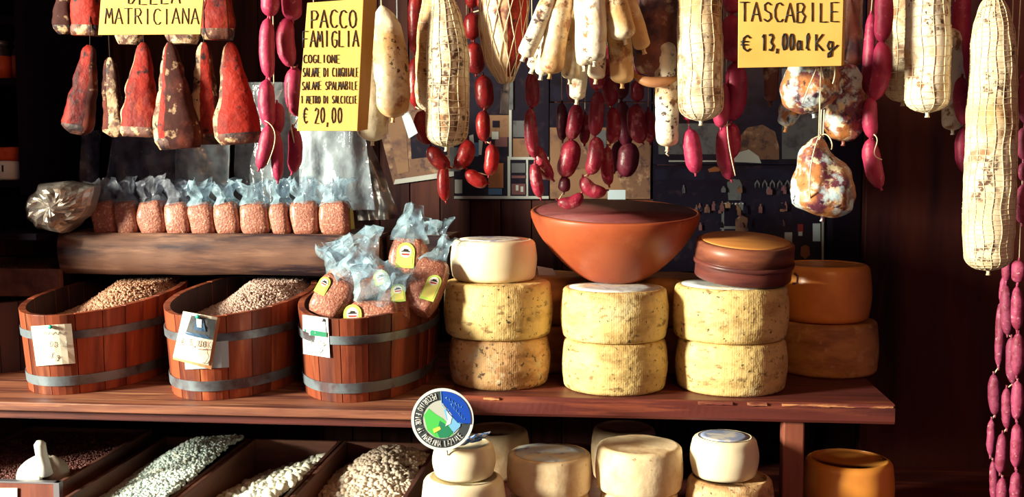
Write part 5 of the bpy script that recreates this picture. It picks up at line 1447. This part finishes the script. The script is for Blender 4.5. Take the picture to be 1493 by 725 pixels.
# ------------------------------------------------------------------ red cured jowls
gJ = 'hanging red cured jowls'
def jowl(label, top, bot, w0, w1, Y, mat, rind=(), seed=0, flat=.55, n=26, seg=26, sq=.35):
    """top / bot: pixel centres; w0, w1: half widths near the tip and near the base; rind: angular spans (fractions) of crust and painted dark flanks"""
    P = resample([at(top[0], top[1], Y), at((top[0] * .45 + bot[0] * .55), (top[1] * .45 + bot[1] * .55), Y), at(bot[0], bot[1], Y)], n)
    s_ = sc(bot[0], bot[1], Y)
    G = []; 
    for i in range(n):
        t = i / (n - 1)
        rr = (w0 + (w1 - w0) * min(1, t / .82) ** .95) * s_
        if t > .88: rr *= (1 - ((t - .88) / .12) ** 2 * (1 - sq))
        if t < .05: rr *= .45 + .55 * t / .05
        tt, a, b = frame_axes(P[min(i + 1, n - 1)] - P[max(i - 1, 0)])
        row = []
        for j in range(seg):
            th = 2 * math.pi * j / seg; c_, s2 = math.cos(th), math.sin(th)
            ex = .72
            d = a * math.copysign(abs(c_) ** ex, c_) + b * flat * math.copysign(abs(s2) ** ex, s2)
            q = P[i] + d * rr
            q = q + d * (.006 * nz(q, 22, seed) + .0035 * nz(q, 60, seed + 2)) * min(1, t * 3)
            row.append(q)
        G.append(row)
    t_ = thing('cured_jowl', label, 'cured meat', (P[0][0], Y, P[-1][2]), gJ)
    MB().grid(G).build('meat', mat, t_)
    for (f0_, f1_, rm_) in rind:
        j0, j1 = int(round(f0_ * seg)), int(round(f1_ * seg))
        R2 = [[G[i][j % seg] + (G[i][j % seg] - P[i]) * (.05 if j0 < j < j1 else -.02) + 0 for j in range(j0, j1 + 1)] for i in range(n)]
        MB().grid(R2, closed=False, poles=False).build('rind', rm_, t_)  # crust strips and painted shade strips alike
    # crusty base
    k0 = int(n * .87)
    R2 = [[G[i][j] + (G[i][j] - P[i]) * (.04 if i > k0 else -.02) for j in range(seg)] for i in range(k0, n)]
    mbb = MB(); mbb.grid(R2, poles=False); m_ = seg; mbb.f.append(tuple(range((len(R2) - 1) * m_, len(R2) * m_))); mbb.build('crust', m_jrind, t_)
    zr, yr = railz(Y)
    MB().tube([P[0] + np.array([0, 0, -.004]), (P[0][0], yr, zr)], .0008, 5).build('twine', m_darktw, t_)
    return t_
# which way is the side: frame axis a points to picture left for a downward path; th=0 is that side
jowl('red jowl leaning away from the others, nearest the side cabinet', (131, 66), (113, 196), 9, 24, 1.92, m_jowl, [(.80, 1.04, m_jdark)], 1)  # dark strip paints shade on the flank away from the daylight
jowl('dark shadowed jowl behind the two red ones', (160, 84), (170, 200), 8, 17, 2.05, m_jdark, [(.70, .86, m_jpale)], 2)
jowl('broad bright red jowl with flat base and thin pale edge', (209, 62), (206, 200), 7, 29, 1.92, m_jowl, [(.44, .56, m_jpale)], 3, sq=.9)
jowl('brown jowl with the lowest base, pale crusted flank and dark face', (247, 62), (261, 217), 7, 33, 1.90, m_jowl, [(.52, .64, m_jpale), (.68, 1.08, m_jdark)], 4, sq=.8)
jowl('narrow mottled jowl between the brown one and the widest', (297, 62), (303, 211), 8, 23, 1.92, m_jowl, [(.44, .74, m_jpale), (.90, 1.06, m_jdark)], 5, sq=.7)
jowl('widest red jowl with pale crusted flank beside the crimson sausages', (335, 62), (349, 210), 8, 34, 1.90, m_jowl, [(.46, .66, m_jpale)], 6, sq=.75)
jowl('dim jowl of the upper row nearest the side cabinet', (92, -70), (93, 50), 8, 15, 1.98, m_jdark, [], 7)
jowl('bright red jowl of the upper row poking out beside the MATRICIANA card', (128, -90), (126, 52), 10, 24, 1.94, m_jowl, [], 8, sq=.8)
jowl('upper row jowl whose pale base shows under the card, first', (188, -80), (186, 65), 8, 20, 1.94, m_jdark, [(.5, 1.0, m_jpale)], 9, sq=.7)
jowl('upper row jowl whose pale base shows under the card, wider one', (268, -80), (268, 64), 8, 24, 1.94, m_jdark, [(.5, 1.0, m_jpale)], 10, sq=.7)
jowl('red jowl of the upper row at the other edge of the MATRICIANA card', (316, -90), (319, 58), 10, 25, 1.94, m_jowl, [(.46, .62, m_jpale)], 11, sq=.8)
